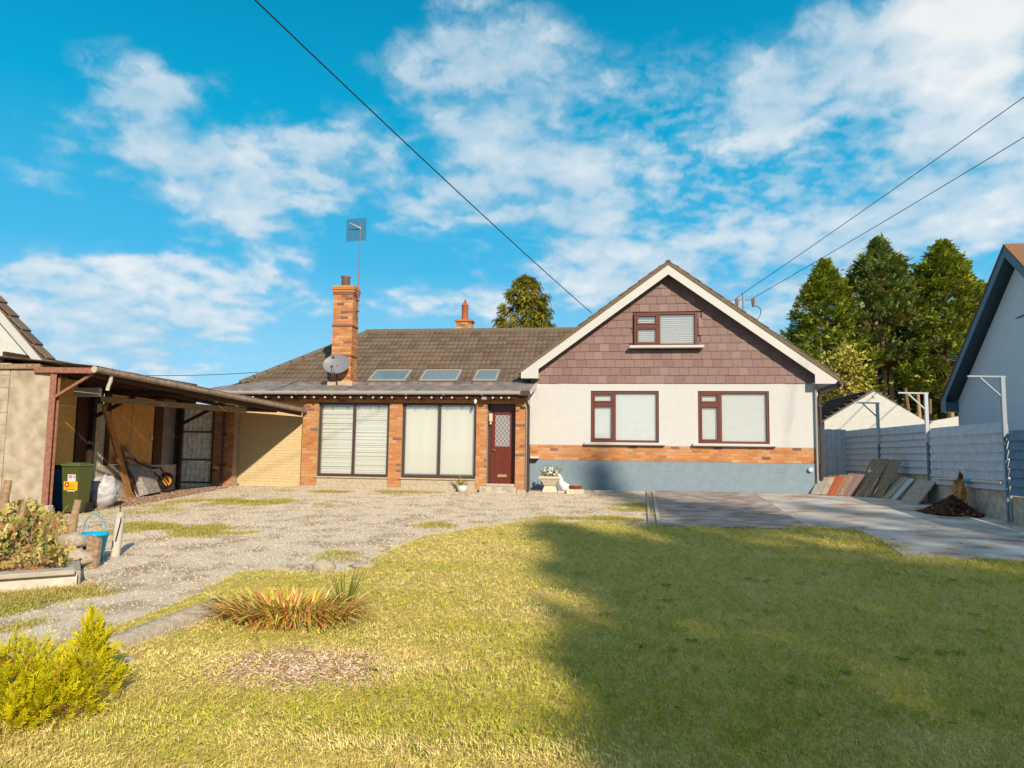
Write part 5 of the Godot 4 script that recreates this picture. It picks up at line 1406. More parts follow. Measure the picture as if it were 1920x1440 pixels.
	for s in [-1, 1]:
		var k := 0.905
		var ze: float = zr + s * 3.55; var ye := 6.38 - 3.55 * k
		st = S(); prism(st, [Vector2(-zr, 6.38), Vector2(-ze, ye), Vector2(-ze, ye - 0.10), Vector2(-zr, 6.28)], Vector3(8.58, 0, 0), Vector3(0, 0, -1), Vector3.UP, Vector3(5.6, 0, 0)); part(st, "roof", "neighbour_blue", t)
		st = S(); prism(st, [Vector2(-zr, 6.42), Vector2(-ze, ye + 0.04), Vector2(-ze, ye), Vector2(-zr, 6.38)], Vector3(8.55, 0, 0), Vector3(0, 0, -1), Vector3.UP, Vector3(5.6, 0, 0)); part(st, "roof_tiles", "clay_roof", t)
		st = S(); prism(st, [Vector2(-zr, 6.36), Vector2(-ze, ye - 0.02), Vector2(-ze, ye - 0.30), Vector2(-ze + s * 0.30, ye - 0.30), Vector2(-ze + s * 0.30, ye + 0.03), Vector2(-zr, 6.12)], Vector3(8.565, 0, 0), Vector3(0, 0, -1), Vector3.UP, Vector3(0.03, 0, 0)); part(st, "bargeboard", "neighbour_blue", t)
		st = S(); box(st, Vector3(8.60, ye - 0.30, ze), Vector3(8.865, ye - 0.05, ze - s * 0.32)); part(st, "boxed_eave", "neighbour_blue", t)
	for y in [4.78, 4.42]:
		st = S(); tube(st, [Vector3(8.9, y, -16.6), Vector3(8.72, y, -16.6)], [0.03, 0.045], 10); part(st, "insulator", "clad1", t)
	st = S(); box(st, Vector3(8.72, 2.2, -15.2), Vector3(9.0, 2.75, -14.95), 0.02); part(st, "meter_box", "upvc", t)
	yard_things()

func yard_things() -> void:
	# leaning corrugated sheets and stacked tiles
	var t: Node3D
	var st: SurfaceTool
	var items := [
		["stacked_tile", Vector2(4.95, -19.25), 0.35, 0.42, "concrete", "pale tile at the left end of the stacked tiles", 0.5],
		["stacked_tile", Vector2(5.13, -19.2), 0.35, 0.46, "terracotta", "orange clay tile leaning second from the stack's left end", 0.6],
		["stacked_tile", Vector2(5.32, -19.15), 0.40, 0.48, "timber_old", "brown tile in the middle of the stack", 0.65],
		["stacked_tile", Vector2(5.50, -19.10), 0.45, 0.52, "clad3", "reddish tile leaning right of the brown tile", 0.7]]
	for q in items:
		var x: float = q[1].x; var z: float = q[1].y
		t = thing(q[0], q[5], "tile", Vector3(x, g(z), z), "tiles stacked by the house corner")
		for k in 3:
			st = S()
			var a := Vector3(x + k * 0.05 - 0.05, g(z) + 0.035, z + 0.06 - k * 0.02)
			var b := a + Vector3(q[6] * 0.55, q[3], -0.25)
			bar(st, a, b, 0.34, 0.022, 0.004, Vector3(-0.6, 0.6, 0.5).normalized()); part(st, "slab", q[4], t)
	var sheets := [[Vector3(5.95, 0, -18.95), Vector3(6.35, 0.52, -19.25), 0.55, "corr_roof", "short ribbed sheet leaning left of the long dark sheets"], [Vector3(5.95, 0, -18.72), Vector3(6.62, 0.92, -19.25), 0.42, "timber_old", "long dark ribbed sheet leaning high against the wall"], [Vector3(6.22, 0, -18.60), Vector3(6.82, 0.90, -18.95), 0.36, "timber_old", "second long dark ribbed sheet leaning against the wall"], [Vector3(6.30, 0, -18.42), Vector3(6.86, 0.50, -18.62), 0.40, "stone_grey", "flat brown slab leaning beside the white streaked slab"], [Vector3(6.42, 0, -18.28), Vector3(6.90, 0.48, -18.42), 0.22, "upvc", "white streaked slab among the leaning sheets"], [Vector3(6.55, 0, -17.35), Vector3(6.95, 0.50, -17.40), 0.80, "corr_roof", "ribbed sheet leaning at the right end of the stack"]]
	for q in sheets:
		var a: Vector3 = q[0]; a.y = g(a.z) + 0.035
		var b: Vector3 = q[1]; b.y += a.y
		t = thing("leaning_sheet", q[4], "sheet", a, "sheets leaning on the low wall")
		st = S()
		var v := b - a; var u := v.cross(Vector3.UP).normalized() * -1.0
		if u.z > 0: u = -u
		var n := u.cross(v).normalized(); if n.y < 0: n = -n
		if q[3] in ["stone_grey", "upvc"]:
			bar(st, a + u * q[2] * 0.5, b + u * q[2] * 0.5, q[2] * 0.9, 0.03, 0.004, n)
		else:
			corrugated(st, a, u * q[2], v, n, 0.09, 0.024)
			corrugated(st, a - n * 0.02, u * q[2], v, n, 0.09, 0.024)
		part(st, "ribbed_sheet" if not q[3] in ["stone_grey", "upvc"] else "slab", q[3], t)
	# rotten stump in a heap of mulch
	var c := Vector3(6.62, g(-15.8), -15.8)
	t = thing("rotten_stump", "jagged rotten tree stump rising from dark mulch by the fence", "stump", c)
	var nz := FastNoiseLite.new(); nz.seed = 12; nz.frequency = 1.4; nz.fractal_octaves = 4
	st = S(true)
	var f := func(i: int, k: int) -> Vector3:
		var v := i / 12.0; var an := TAU * (k % 18) / 18.0
		var r := lerpf(0.20, 0.085, v) * (1.0 + 0.8 * nz.get_noise_2d(cos(an) * 1.6 + v * 0.5, sin(an) * 1.6))
		var topv := 0.60 + 0.22 * cos(an + 0.6) + 0.10 * nz.get_noise_2d(cos(an) * 4 + 9, sin(an) * 4) + (0.05 if k % 4 == 0 else 0.0)
		return c + Vector3(cos(an) * r + 0.10 * v, v * topv, sin(an) * r)
	for i in 12:
		for k in 18: quad(st, f.call(i, k + 1), f.call(i, k), f.call(i + 1, k), f.call(i + 1, k + 1))
	for k in 18: tri(st, f.call(12, k + 1), f.call(12, k), c + Vector3(0.10, 0.48, 0))
	part(st, "trunk", "rotten_wood", t)
	st = S(); tube(st, [c + Vector3(0.08, 0.1, 0.17), c + Vector3(0.16, 0.3, 0.20), c + Vector3(0.2, 0.5, 0.15)], [0.035, 0.02, 0.006], 6); part(st, "splinter", "bark_pale", t)
	t = thing("mulch_heap", "dark brown heap of mulch around the rotten stump", "mulch heap", c)
	st = S(true)
	var hf := func(i: int, k: int) -> Vector3:
		var v := i / 10.0; var an := TAU * (k % 24) / 24.0
		var r := v * (0.62 + 0.12 * sin(an * 3))
		return c + Vector3(cos(an) * r * (0.9 if cos(an) < 0 else 0.55), maxf(0.36 * pow(1 - v, 1.2) + 0.05 * nz.get_noise_2d(r * 3, an * 2), 0.0) + 0.028, sin(an) * r * 1.15)
	for i in 10:
		for k in 24:
			if i == 0: tri(st, hf.call(0, 0), hf.call(1, k + 1), hf.call(1, k))
			else: quad(st, hf.call(i, k + 1), hf.call(i, k), hf.call(i + 1, k), hf.call(i + 1, k + 1))
	part(st, "mound", "mulch_base", t)
	var cm := S(); box(cm, Vector3(-0.5, -0.5, -0.5), Vector3(0.5, 0.5, 0.5)); cm.generate_normals()
	var buf := PackedFloat32Array()
	for i in 1600:
		var v := sqrt(rng.randf()) * 1.12; var an := rng.randf() * TAU
		var r := v * 0.64
		var pos := c + Vector3(cos(an) * r * (0.9 if cos(an) < 0 else 0.55), 0.36 * pow(maxf(1 - v, 0), 1.2) + 0.04, sin(an) * r * 1.15)
		var col := Color(0.10, 0.035, 0.02).lerp(Color(0.04, 0.018, 0.012), rng.randf())
		if rng.randf() < 0.06: col = Color(0.36, 0.19, 0.09)
		put(buf, Transform3D(Basis.from_euler(Vector3(rng.randf_range(-0.8, 0.8), rng.randf() * 6, rng.randf_range(-0.8, 0.8))).scaled_local(Vector3(rng.randf_range(0.02, 0.07), 0.008, 0.018)), pos), col)
	multi("chips", cm.commit(), "mulch", buf, t)
	t = thing("long_tube", "pole with a blue collar lying on the low wall behind the stump", "pole", Vector3(6.9, 1.2, -16))
	st = S(); tube(st, [Vector3(6.93, 1.21, -17.3), Vector3(6.93, 1.21, -14.6)], 0.022, 8); part(st, "pole", "pipe_white", t)
	st = S(); tube(st, [Vector3(6.93, 1.21, -16.1), Vector3(6.93, 1.21, -15.75)], 0.045, 12); part(st, "collar", "bucket_blue", t)
	# planter by the door
	var p := Vector3(-1.62, g(-18.75), -18.75)
	t = thing("stone_planter", "cream stone pedestal planter with spiky leaves and white flowers by the door", "planter", p)
	st = S()
	for q in [[0.20, 0.14, 0.0, 0.16], [0.14, 0.25, 0.17, 0.34], [0.27, 0.27, 0.345, 0.40]]:
		var b := [Vector2(-1, -1), Vector2(1, -1), Vector2(1, 1), Vector2(-1, 1)]
		for i in 4:
			var j := (i + 1) % 4
			quad(st, p + Vector3(b[j].x * q[0], q[2], b[j].y * q[0]), p + Vector3(b[i].x * q[0], q[2], b[i].y * q[0]), p + Vector3(b[i].x * q[1], q[3], b[i].y * q[1]), p + Vector3(b[j].x * q[1], q[3], b[j].y * q[1]))
		quad(st, p + Vector3(-q[1], q[3], q[1]), p + Vector3(q[1], q[3], q[1]), p + Vector3(q[1], q[3], -q[1]), p + Vector3(-q[1], q[3], -q[1]))
	part(st, "pedestal", "planter_stone", t)
	leaf_fan(t, "leaves", p + Vector3(0, 0.38, 0), 46, 0.20, 0.42, 0.012, [Color(0.20, 0.21, 0.05), Color(0.34, 0.32, 0.10), Color(0.14, 0.15, 0.04)], 0.5)
	st = S(true)
	for i in 26: stone(st, p + Vector3(rng.randf_range(-0.16, 0.20), rng.randf_range(0.42, 0.62), rng.randf_range(-0.1, 0.2)), Vector3(0.03, 0.028, 0.03), i)
	part(st, "flowers", "white_gloss", t)
	p = Vector3(-1.36, g(-18.6), -18.55)
	t = thing("garden_ornament", "white swan shaped garden ornament leaning beside the stone planter", "ornament", p)
	st = S(); tube(st, [p + Vector3(-0.05, 0.46, 0), p + Vector3(0.0, 0.40, 0), p + Vector3(0.02, 0.26, 0), p + Vector3(0.12, 0.14, 0), p + Vector3(0.28, 0.11, 0), p + Vector3(0.36, 0.14, -0.02)], [0.03, 0.04, 0.08, 0.12, 0.08, 0.015], 12); part(st, "figure", "white_gloss", t)
	st = S(); box(st, p + Vector3(-0.05, 0, -0.1), p + Vector3(0.3, 0.05, 0.1), 0.01); part(st, "base", "planter_stone", t)
	p = Vector3(-0.98, g(-18.55), -18.45)
	t = thing("flat_stone", "low flat stone block under the terracotta saucer", "stone", p); st = S(); box(st, p + Vector3(-0.22, -0.02, -0.13), p + Vector3(0.22, 0.11, 0.13), 0.02); part(st, "block", "planter_stone", t)
	t = thing("terracotta_saucer", "red terracotta saucer on the flat stone beside the planter", "saucer", p + Vector3(0, 0.11, 0)); st = S(); lathe(st, p + Vector3(0.02, 0.111, 0), [[0, 0.0], [0.12, 0.0], [0.15, 0.075], [0.165, 0.075], [0.165, 0.095], [0.13, 0.095], [0.11, 0.03], [0, 0.03]], 20); part(st, "dish", "terracotta", t)
	p = Vector3(-0.30, g(-19.0), -18.95)
	t = thing("paving_slab", "small pale slab lying at the foot of the blue plinth", "slab", p); st = S(); box(st, p + Vector3(-0.24, -0.02, -0.1), p + Vector3(0.24, 0.05, 0.1), 0.012); part(st, "slab", "planter_stone", t)
	t = thing("wall_tray", "white tray on a bracket at the blue plinth's left end", "tray", Vector3(-2.08, 1.4, -19.35))
	st = S(); box(st, Vector3(-2.2, 1.50, -19.48), Vector3(-1.98, 1.56, -19.25), 0.01); part(st, "tray", "upvc", t)
	st = S(); prism(st, [Vector2(0, 0), Vector2(0, -0.1), Vector2(0.16, 0)], Vector3(-2.12, 1.50, -19.48), Vector3.BACK, Vector3.UP, Vector3(0.05, 0, 0)); part(st, "bracket", "frame_dark", t)
	p = Vector3(-3.78, g(-18.25), -18.25)
	t = thing("white_pot", "small white round pot of spiky leaves before the right patio window", "plant pot", p)
	st = S(); lathe(st, p, [[0, 0], [0.08, 0.0], [0.12, 0.07], [0.12, 0.13], [0.10, 0.17], [0.085, 0.17], [0.08, 0.13], [0, 0.13]], 18); part(st, "pot", "white_gloss", t)
	leaf_fan(t, "leaves", p + Vector3(-0.03, 0.13, 0), 30, 0.08, 0.40, 0.011, [Color(0.30, 0.28, 0.09), Color(0.42, 0.38, 0.16), Color(0.20, 0.20, 0.05)], 0.9)

# arching strap leaves around a point
func leaf_fan(parent: Node, called: String, at: Vector3, n: int, spread: float, len: float, wid: float, tones: Array, arch := 0.6, ell := 1.0) -> void:
	var st := S(true)
	st.set_smooth_group(-1)
	for i in n:
		var a := rng.randf() * TAU; var rr := sqrt(rng.randf())
		var o := at + Vector3(cos(a) * spread * rr, 0, sin(a) * spread * rr * ell)
		var d := Vector3(cos(a) * (0.25 + 0.6 * rr) + rng.randf_range(-0.3, 0.3), 0, sin(a) * (0.25 + 0.6 * rr) + rng.randf_range(-0.3, 0.3))
		var l := len * rng.randf_range(0.55, 1.1); var s := d.cross(Vector3.UP).normalized().rotated(Vector3.UP, rng.randf_range(-0.9, 0.9)) * wid * rng.randf_range(0.7, 1.2)
		var ar := arch * rng.randf_range(0.5, 1.3)
		var c: Color = tones[rng.randi() % tones.size()] * rng.randf_range(0.75, 1.25)
		st.set_color(c)
		var prev := o; var pw := 1.0
		for k in range(1, 6):
			var u := k / 5.0
			var q := o + d * l * (u * 0.45 + ar * u * u * 0.55) + Vector3(0, l * (u - ar * 0.62 * u * u), 0)
			q.y = maxf(q.y, g(q.z) + 0.01)
			var w := sin(PI * (0.25 + 0.75 * u)) if u > 0.3 else 0.9
			if k == 5: tri(st, prev - s * pw, prev + s * pw, q)
			else: quad(st, prev - s * pw, prev + s * pw, q + s * w, q - s * w)
			prev = q; pw = w
	var o2 := part(st, called, "blade", parent)
	o2.set_meta("kind", "stuff")

# ---------------------------------------------------------------- plants
func spray_mesh(n: int, seed_: int, wid := 0.075, droop := 0.35) -> Mesh:   # flat feathery spray along +z, one unit long
	var r := RandomNumberGenerator.new(); r.seed = seed_
	var st := S()
	for i in n:
		var u := i / float(n)
		var side := -1.0 if i % 2 else 1.0
		var o := Vector3(r.randf_range(-0.04, 0.04), -droop * u * u * 0.8, u * 0.75)
		var an := side * r.randf_range(0.35, 1.0) * (1.0 - u * 0.5)
		var l := r.randf_range(0.28, 0.45) * (1.0 - 0.35 * u)
		var d := Vector3(sin(an), r.randf_range(-0.35, 0.25) - droop * u, cos(an)).normalized() * l
		var s := d.cross(Vector3(0.2, 1, 0)).normalized() * wid
		tri(st, o - s * 0.4, o + d * 0.55 + s, o + d); tri(st, o - s * 0.4, o + d, o + d * 0.55 - s)
	st.generate_normals()
	return st.commit()

var spray_a: Mesh
var spray_b: Mesh

func look(d: Vector3, roll: float) -> Basis:
	var z := d.normalized()
	var x := Vector3.UP.cross(z)
	if x.length() < 0.05: x = Vector3.RIGHT
	x = x.normalized()
	return Basis(x, z.cross(x), z) * Basis(Vector3.BACK, roll)

# evergreen: clumps of sprays on upswept branches round a trunk
func conifer(called: String, label: String, at: Vector3, h: float, base: float, R: float, clumps: int, per: int, size: float, tones: Array, seed_: int, trunks := 1, group := "", blunt := 0.55, up := 0.45) -> Node3D:
	var r := RandomNumberGenerator.new(); r.seed = seed_
	var nz := FastNoiseLite.new(); nz.seed = seed_; nz.frequency = 0.35; nz.fractal_octaves = 3
	var t := thing(called, label, "tree", at, group)
	var st := S()
	for k in trunks:
		var off := Vector3(0.35 * (k - (trunks - 1) * 0.5), 0, 0.12 * (k % 2))
		tube(st, [at + off + Vector3(0, -0.2, 0), at + off + Vector3(0.03, base, 0), at + off * 0.7 + Vector3(0, h * 0.6, 0), at + Vector3(0, h * 0.95, 0)], [0.16 if trunks > 1 else 0.22, 0.12 if trunks > 1 else 0.17, 0.09, 0.02], 9)
	part(st, "trunk", "bark_pale" if trunks > 1 else "bark", t)
	var buf := PackedFloat32Array()
	var limbs := S()
	for i in clumps:
		var v := pow(r.randf(), 0.9)
		var an := r.randf() * TAU
		var prof := R * pow(1.0 - pow(v, 1.7), blunt) * minf(1.0, 0.55 + v * 3.0)
		prof *= 1.0 + 0.38 * nz.get_noise_3d(cos(an) * 3.0, v * 9.0, sin(an) * 3.0)
		var rr := prof * (r.randf_range(0.80, 1.04) if r.randf() < 0.75 else r.randf_range(0.35, 0.8))
		var y := base + (h - base) * v
		var out := Vector3(cos(an), 0, sin(an))
		var c := at + out * rr + Vector3(0, y + 0.12 * prof, 0)
		if i % 5 == 0:
			tube(limbs, [at + Vector3(0, y - 0.25 * prof, 0), c], [0.03, 0.012], 5, false)
		var tone: Color = tones[0].lerp(tones[1], r.randf()) * r.randf_range(0.8, 1.2)
		if r.randf() < 0.07 and tones.size() > 2: tone = tones[2]
		var cs := size * r.randf_range(0.75, 1.3) * (1.0 if v < 0.85 else 0.75)
		for k in per:
			var o := Vector3(r.randfn(), r.randfn() * 0.8, r.randfn()) * cs * 0.42
			var d := out * r.randf_range(0.3, 1.0) + Vector3(r.randf_range(-0.6, 0.6), up + r.randf_range(-0.55, 0.65), r.randf_range(-0.6, 0.6))
			var s := cs * r.randf_range(0.7, 1.25)
			put(buf, Transform3D(look(d, r.randf_range(-0.8, 0.8)).scaled(Vector3(s, s, s)), c + o), tone * r.randf_range(0.85, 1.15))
	for k in 40:   # leader
		var d := Vector3(r.randf_range(-0.5, 0.5), 1.0, r.randf_range(-0.5, 0.5))
		put(buf, Transform3D(look(d, r.randf() * 6).scaled(Vector3.ONE * size * 0.8), at + Vector3(r.randf_range(-0.15, 0.15), h - r.randf() * 0.8, r.randf_range(-0.15, 0.15))), tones[1] * r.randf_range(0.8, 1.1))
	part(limbs, "limbs", "bark", t)
	multi("crown", spray_a if up > 0.0 else spray_b, "conifer", buf, t)
	return t

func trees() -> void:
	spray_a = spray_mesh(15, 5, 0.06, 0.25); spray_b = spray_mesh(15, 6, 0.06, 0.6)
	var gy := g(-38)
	var A := [Color(0.18, 0.225, 0.028), Color(0.33, 0.37, 0.04), Color(0.36, 0.30, 0.06)]
	var B := [Color(0.15, 0.205, 0.052), Color(0.26, 0.315, 0.085), Color(0.28, 0.25, 0.07)]
	conifer("tall_conifer", "olive green conifer at the left of the tall group behind the shed", Vector3(10.35, gy, -38), 10.4, 2.6, 2.35, 850, 22, 0.27, A, 21, 1, "tall conifers behind the shed", 0.85)
	conifer("tall_conifer", "tallest, bluish green conifer with three bare pale trunks behind the shed", Vector3(13.1, gy, -38.5), 11.6, 5.2, 2.3, 800, 22, 0.27, B, 22, 3, "tall conifers behind the shed", 0.9)
	conifer("tall_conifer", "yellow green conifer at the right of the tall group behind the shed", Vector3(15.9, gy, -38), 11.2, 3.6, 2.5, 850, 22, 0.27, A, 23, 1, "tall conifers behind the shed", 0.8)
	conifer("tall_conifer", "shaded conifer standing in the gap behind the tall group", Vector3(14.6, gy, -42), 9.6, 0.4, 2.6, 420, 20, 0.45, A, 24, 1, "tall conifers behind the shed", 0.6)
	conifer("tall_conifer", "dark conifer half hidden by the blue gabled house's roof", Vector3(18.9, gy, -42), 9.9, 1.0, 2.2, 220, 18, 0.5, A, 25, 1, "tall conifers behind the shed", 0.6)
	conifer("tall_conifer", "low dark conifer filling the ground behind the white wall", Vector3(17.0, gy, -40.5), 5.2, 0.3, 2.0, 150, 18, 0.5, A, 26, 1, "tall conifers behind the shed", 0.6)
	conifer("tall_conifer", "dark low conifer behind the three bare pale trunks", Vector3(12.0, gy, -41.5), 6.5, 0.2, 2.2, 300, 20, 0.45, A, 27, 1, "tall conifers behind the shed", 0.6)
	conifer("cypress_tree", "drooping yellow green cypress showing above the bungalow's ridge", Vector3(-4.1, g(-33), -33), 8.7, 2.0, 1.5, 620, 22, 0.22, [Color(0.12, 0.12, 0.012), Color(0.32, 0.29, 0.03), Color(0.34, 0.25, 0.05)], 31, 1, "", 0.5, -0.35)
	# thin dead trunks between shed and wall
	for k in 7:
		var p := Vector3(13.3 + k * 0.62, gy, -36.0 - 0.5 * (k % 3))
		var t := thing("bare_trunk", "bare brown trunk behind the white wall, %s from the white shed" % ["first", "second", "third", "fourth", "fifth", "sixth", "seventh"][k], "trunk", p, "bare trunks behind the white wall")
		var st := S(); tube(st, [p, p + Vector3(0.05, 2.2, 0), p + Vector3(0.1 * (k % 3 - 1), 3.9 - 0.2 * k, 0)], [0.14, 0.11, 0.08], 8); part(st, "stem", "bark_pale" if k % 2 else "bark", t)
	# broad-leaved shrub in autumn yellow
	var sc := Vector3(9.1, g(-31), -31)
	var s := thing("yellow_shrub", "loose yellow green shrub between bungalow roof and shed", "shrub", sc)
	var r := RandomNumberGenerator.new(); r.seed = 77
	var st2 := S()
	var buf := PackedFloat32Array()
	for k in 46:
		var an := r.randf() * TAU; var hh := r.randf_range(1.6, 4.9); var rr := r.randf_range(0.2, 1.5) * (1.25 - hh / 6.0)
		var tip := sc + Vector3(cos(an) * rr, hh, sin(an) * rr)
		tube(st2, [sc, sc + Vector3(cos(an) * rr * 0.4, hh * 0.5, sin(an) * rr * 0.4), tip], [0.03, 0.02, 0.006], 5, false)
		for j in 42:
			var o := Vector3(r.randfn(), r.randfn() * 1.4 - 0.4, r.randfn()) * 0.26
			var c := Color(0.50, 0.41, 0.08).lerp(Color(0.30, 0.28, 0.05), r.randf()) * r.randf_range(0.8, 1.2)
			put(buf, Transform3D(look(Vector3(r.randf_range(-1, 1), r.randf_range(-0.2, 1), r.randf_range(-1, 1)), r.randf() * 6).scaled(Vector3.ONE * 0.20), tip + o), c)
	part(st2, "stems", "bark", s)
	multi("foliage", spray_mesh(7, 9, 0.16, 0.2), "conifer", buf, s)
	# the row outside the view, behind the camera, whose shade lies on the lawn
	for q in [[7.15, 8.3, 8.4, 2.4, 0.9], [9.2, 8.0, 12.3, 4.2, 1.2], [11.4, 8.4, 12.9, 3.4, 0.9], [13.6, 8.5, 17.6, 2.6, 1.1], [16.4, 8.2, 15.0, 3.4, 1.0], [20.6, 8.5, 16.6, 3.4, 1.2], [24.0, 8.5, 15.0, 3.4, 1.0]]:
		conifer("shade_conifer", "conifer of the row outside the view shading the lawn's right half", Vector3(q[0], g(q[1]), q[1]), q[2] + 0.4, 0.3, q[3], 440 if q[0] < 10.0 else (290 if q[0] < 15.0 else 170), 10, 0.5, A, int(q[0] * 10), 1, "row of conifers shading the lawn", q[4])

func shrubs() -> void:
	var r := RandomNumberGenerator.new(); r.seed = 5
	# golden conifer in the left foreground
	var c := Vector3(-3.4, g(-4.05), -4.05)
	var t := thing("golden_shrub", "bright golden yellow feathery conifer shrub in the left foreground", "shrub", c)
	var fm := spray_mesh(17, 44, 0.030, 0.1)
	var buf := PackedFloat32Array()
	var st := S()
	var lobes := [[Vector3(-3.52, 0.06, -4.02), 0.40, 0.40, 900], [Vector3(-3.13, 0.12, -4.20), 0.165, 0.50, 430], [Vector3(-3.22, 0.05, -4.02), 0.24, 0.26, 420], [Vector3(-3.85, 0.04, -3.9), 0.38, 0.42, 600], [Vector3(-3.42, 0.02, -3.80), 0.30, 0.22, 360]]
	for l in lobes:
		for i in l[3]:
			var d := Vector3(r.randfn(), absf(r.randfn()) * 0.9 + 0.1, r.randfn()).normalized()
			var sh: float = r.randf_range(0.55, 1.0)
			var pos: Vector3 = l[0] + Vector3(d.x * l[1], d.y * l[2], d.z * l[1]) * sh
			if l[2] > l[1] * 2.0: pos = l[0] + Vector3(d.x * l[1] * (1.1 - d.y * 0.8), d.y * l[2], d.z * l[1] * (1.1 - d.y * 0.8)) * sh
			pos.y = maxf(pos.y, g(pos.z) + 0.03)
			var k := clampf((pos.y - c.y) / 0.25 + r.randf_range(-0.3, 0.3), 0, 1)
			var col := Color(0.66, 0.56, 0.008).lerp(Color(0.46, 0.44, 0.012), r.randf() * 0.8) * r.randf_range(0.75, 1.15)
			if r.randf() < 0.05: col = Color(0.30, 0.15, 0.03)
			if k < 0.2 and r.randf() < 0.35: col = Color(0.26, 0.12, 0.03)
			put(buf, Transform3D(look(d + Vector3(0, 0.55, 0) + Vector3(r.randf_range(-0.3, 0.3), 0, r.randf_range(-0.3, 0.3)), r.randf() * 6).scaled(Vector3.ONE * r.randf_range(0.045, 0.125)), pos), col)
		tube(st, [c + Vector3(0, -0.02, 0), l[0] + Vector3(0, l[2] * 0.8, 0)], [0.018, 0.006], 6)
	for i in 26:
		var a := r.randf() * TAU
		var o: Vector3 = c + Vector3(cos(a) * 0.15, 0.02, sin(a) * 0.1)
		tube(st, [o, o + Vector3(r.randf_range(-0.15, 0.42), r.randf_range(0.02, 0.14), r.randf_range(0.0, 0.2))], [0.006, 0.002], 4, false)
	part(st, "stems", "bark", t)
	multi("foliage", fm, "golden", buf, t)
	# strap-leaved clump on the lawn's edge
	var p := Vector3(-2.82, g(-6.28), -6.28)
	t = thing("strap_leaf_clump", "withering clump of orange and yellow strap leaves at the lawn's edge", "plant", p)
	var tones := [Color(0.66, 0.44, 0.09), Color(0.60, 0.29, 0.08), Color(0.56, 0.47, 0.07), Color(0.42, 0.40, 0.06), Color(0.70, 0.50, 0.20), Color(0.50, 0.21, 0.07)]
	leaf_fan(t, "leaves", p, 1100, 0.55, 0.40, 0.010, tones, 1.1, 0.6)
	leaf_fan(t, "green_blades", p + Vector3(0.36, 0, -0.36), 26, 0.05, 0.52, 0.008, [Color(0.22, 0.24, 0.05), Color(0.15, 0.17, 0.04)], 0.15)
	leaf_fan(t, "fallen_leaves", p + Vector3(0.25, 0.0, 0.25), 40, 0.34, 0.34, 0.010, [Color(0.24, 0.24, 0.07), Color(0.40, 0.25, 0.10)], 1.5, 0.5)
	for q in [[Vector3(-3.30, 0.25, -8.22), Vector3(0.13, 0.10, 0.09), "grey stone standing behind the strap leaf clump"], [Vector3(-2.95, 0.25, -8.6), Vector3(0.16, 0.04, 0.08), "flat pinkish stone on the drive's edge behind the clump"], [Vector3(-3.4, 0.12, -4.95), Vector3(0.05, 0.04, 0.04), "small pale stone among the golden shrub's twigs"]]:
		t = thing("edge_stone", q[2], "stone", Vector3(q[0].x, g(q[0].z), q[0].z)); st = S(true); stone(st, Vector3(q[0].x, g(q[0].z) + q[1].y * 0.6, q[0].z), q[1], int(absf(q[0].x) * 100)); part(st, "stone", "stone_grey", t)
	# kerb between lawn and drive strip
	var a0 := Vector3(-3.74, 0, -5.12); var a1 := Vector3(-3.52, 0, -6.35)
	t = thing("kerb_edging", "rough rounded concrete edging beside the strap leaf clump", "edging", Vector3(-3.6, g(-5.7), -5.7))
	st = S(true)
	var nz := FastNoiseLite.new(); nz.seed = 2; nz.frequency = 3.0
	var f := func(i: int, k: int) -> Vector3:
		var u := i / 14.0; var b := a0.lerp(a1, u); b.y = g(b.z)
		var an := PI * k / 8.0
		var w := 0.105 * (1.0 + 0.15 * nz.get_noise_2d(u * 3, k * 0.2)); var hh := 0.135 * (0.85 + 0.3 * u) * (1.0 + 0.2 * nz.get_noise_2d(u * 4 + 5, k * 0.3))
		return b + Vector3(-cos(an) * w, pow(sin(an), 0.6) * hh - 0.01, 0)
	for i in 14:
		for k in 8: quad(st, f.call(i, k), f.call(i, k + 1), f.call(i + 1, k + 1), f.call(i + 1, k))
	for k in 8: tri(st, f.call(0, k + 1), f.call(0, k), a0 + Vector3(0, g(a0.z), 0)); 
	for k in 8: tri(st, f.call(14, k), f.call(14, k + 1), a1 + Vector3(0, g(a1.z), 0))
	part(st, "kerb", "stone_grey", t)
	# rough planting in the raised bed
	var leaf := spray_mesh(6, 61, 0.14, 0.2)
	buf = PackedFloat32Array()
	var n := 0
	while n < 3600:
		var z := r.randf_range(-11.2, -5.0); var x := r.randf_range(-9.8, -5.3)
		var edge_x := bed_edge(z)
		if x > edge_x: continue
		n += 1
		var y := minf(0.33 + 0.09 * (edge_x - x), 0.68)
		var hgt := r.randf_range(0.02, 0.34) * clampf((edge_x - x) * 1.1 + 0.25, 0.25, 1.0)
		var col := [Color(0.28, 0.26, 0.06), Color(0.46, 0.36, 0.11), Color(0.38, 0.20, 0.09), Color(0.17, 0.17, 0.04), Color(0.54, 0.43, 0.17)][r.randi() % 5] as Color
		put(buf, Transform3D(look(Vector3(r.randf_range(-1, 1), r.randf_range(0.0, 1.2), r.randf_range(-1, 1)), r.randf() * 6).scaled(Vector3.ONE * r.randf_range(0.08, 0.19)), Vector3(x, y + hgt, z)), col * r.randf_range(0.75, 1.2))
	var bp := multi("bed_plants", leaf, "conifer", buf, self)
	bp.set_meta("label", "tangled olive and brown plants filling the left flower bed"); bp.set_meta("category", "plants")
	st = S()
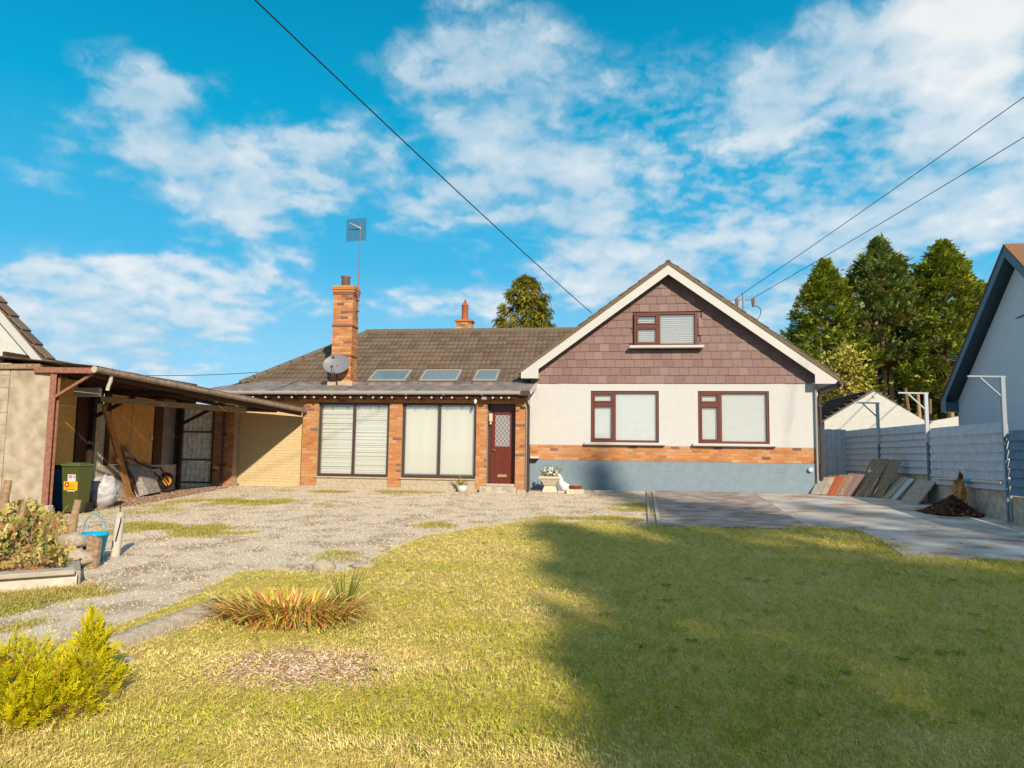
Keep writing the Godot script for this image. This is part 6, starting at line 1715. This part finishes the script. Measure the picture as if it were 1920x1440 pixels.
	for i in 150:
		var z := r.randf_range(-11.0, -5.6); var x := r.randf_range(-9.6, -5.6)
		var edge_x := bed_edge(z)
		if x > edge_x - 0.15: continue
		var o := Vector3(x, minf(0.33 + 0.09 * (edge_x - x), 0.68), z)
		tube(st, [o, o + Vector3(r.randf_range(-0.2, 0.2), r.randf_range(0.12, 0.45), r.randf_range(-0.2, 0.2))], [0.007, 0.003], 4, false)
	var ds := part(st, "dry_stems", "bark_pale", self)
	ds.set_meta("kind", "stuff"); ds.set_meta("label", "dry pale stems standing up in the left flower bed"); ds.set_meta("category", "stems")
	# dry fringe along the bed wall's foot
	buf = PackedFloat32Array()
	for i in 700:
		var u := r.randf()
		var q := Vector3(-7.8, 0, -5.1).lerp(Vector3(-5.50, 0, -7.2), u) + Vector3(r.randf_range(0.0, 0.3), 0, r.randf_range(0.0, 0.3))
		put(buf, Transform3D(Basis(Vector3.UP, r.randf() * 6).scaled(Vector3.ONE * r.randf_range(0.6, 1.4)), Vector3(q.x, g(q.z), q.z)), Color(0.52, 0.36, 0.12).lerp(Color(0.36, 0.31, 0.07), r.randf()) * r.randf_range(0.8, 1.2))
	var df := multi("wall_foot_grass", tuft(10, 0.06, 0.07, 0.003, 18), "grass", buf, self)
	df.set_meta("label", "dry brown grass along the foot of the bed's wall"); df.set_meta("category", "grass")

# ---------------------------------------------------------------- scene
func _ready() -> void:
	rng.seed = 20
	var cam := Camera3D.new()
	cam.name = "camera"
	cam.position = Vector3(0, 1.6, 0)
	cam.rotation = Vector3(deg_to_rad(5.45), deg_to_rad(8.0), deg_to_rad(0.8))
	cam.fov = 54.94
	cam.far = 2500.0
	add_child(cam)
	var env := Environment.new()
	env.background_mode = Environment.BG_SKY
	env.tonemap_mode = Environment.TONE_MAPPER_LINEAR
	env.tonemap_exposure = EXPOSURE
	env.background_energy_multiplier = 1.0 / EXPOSURE
	env.sdfgi_enabled = true; env.ssao_enabled = true; env.ssil_enabled = true
	var pan := PanoramaSkyMaterial.new()
	pan.panorama = make_sky()
	env.sky = Sky.new()
	env.sky.sky_material = pan
	var we := WorldEnvironment.new()
	we.name = "environment"
	we.environment = env
	add_child(we)
	var sun := DirectionalLight3D.new()
	sun.name = "sun"
	sun.light_energy = 0.97
	sun.light_color = Color(1.0, 0.94, 0.84)
	sun.light_angular_distance = 0.9
	sun.shadow_enabled = true
	add_child(sun)
	sun.look_at_from_position(Vector3(10, 11.6, 20), Vector3.ZERO)
	print("sky done ", Time.get_ticks_msec())
	materials()
	terrain()
	bungalow()
	house_fittings()
	cables()
	print("house done ", Time.get_ticks_msec())
	left_side()
	right_side()
	print("sides done ", Time.get_ticks_msec())
	trees()
	shrubs()
	print("plants done ", Time.get_ticks_msec())
	grass()
	print("grass done ", Time.get_ticks_msec())
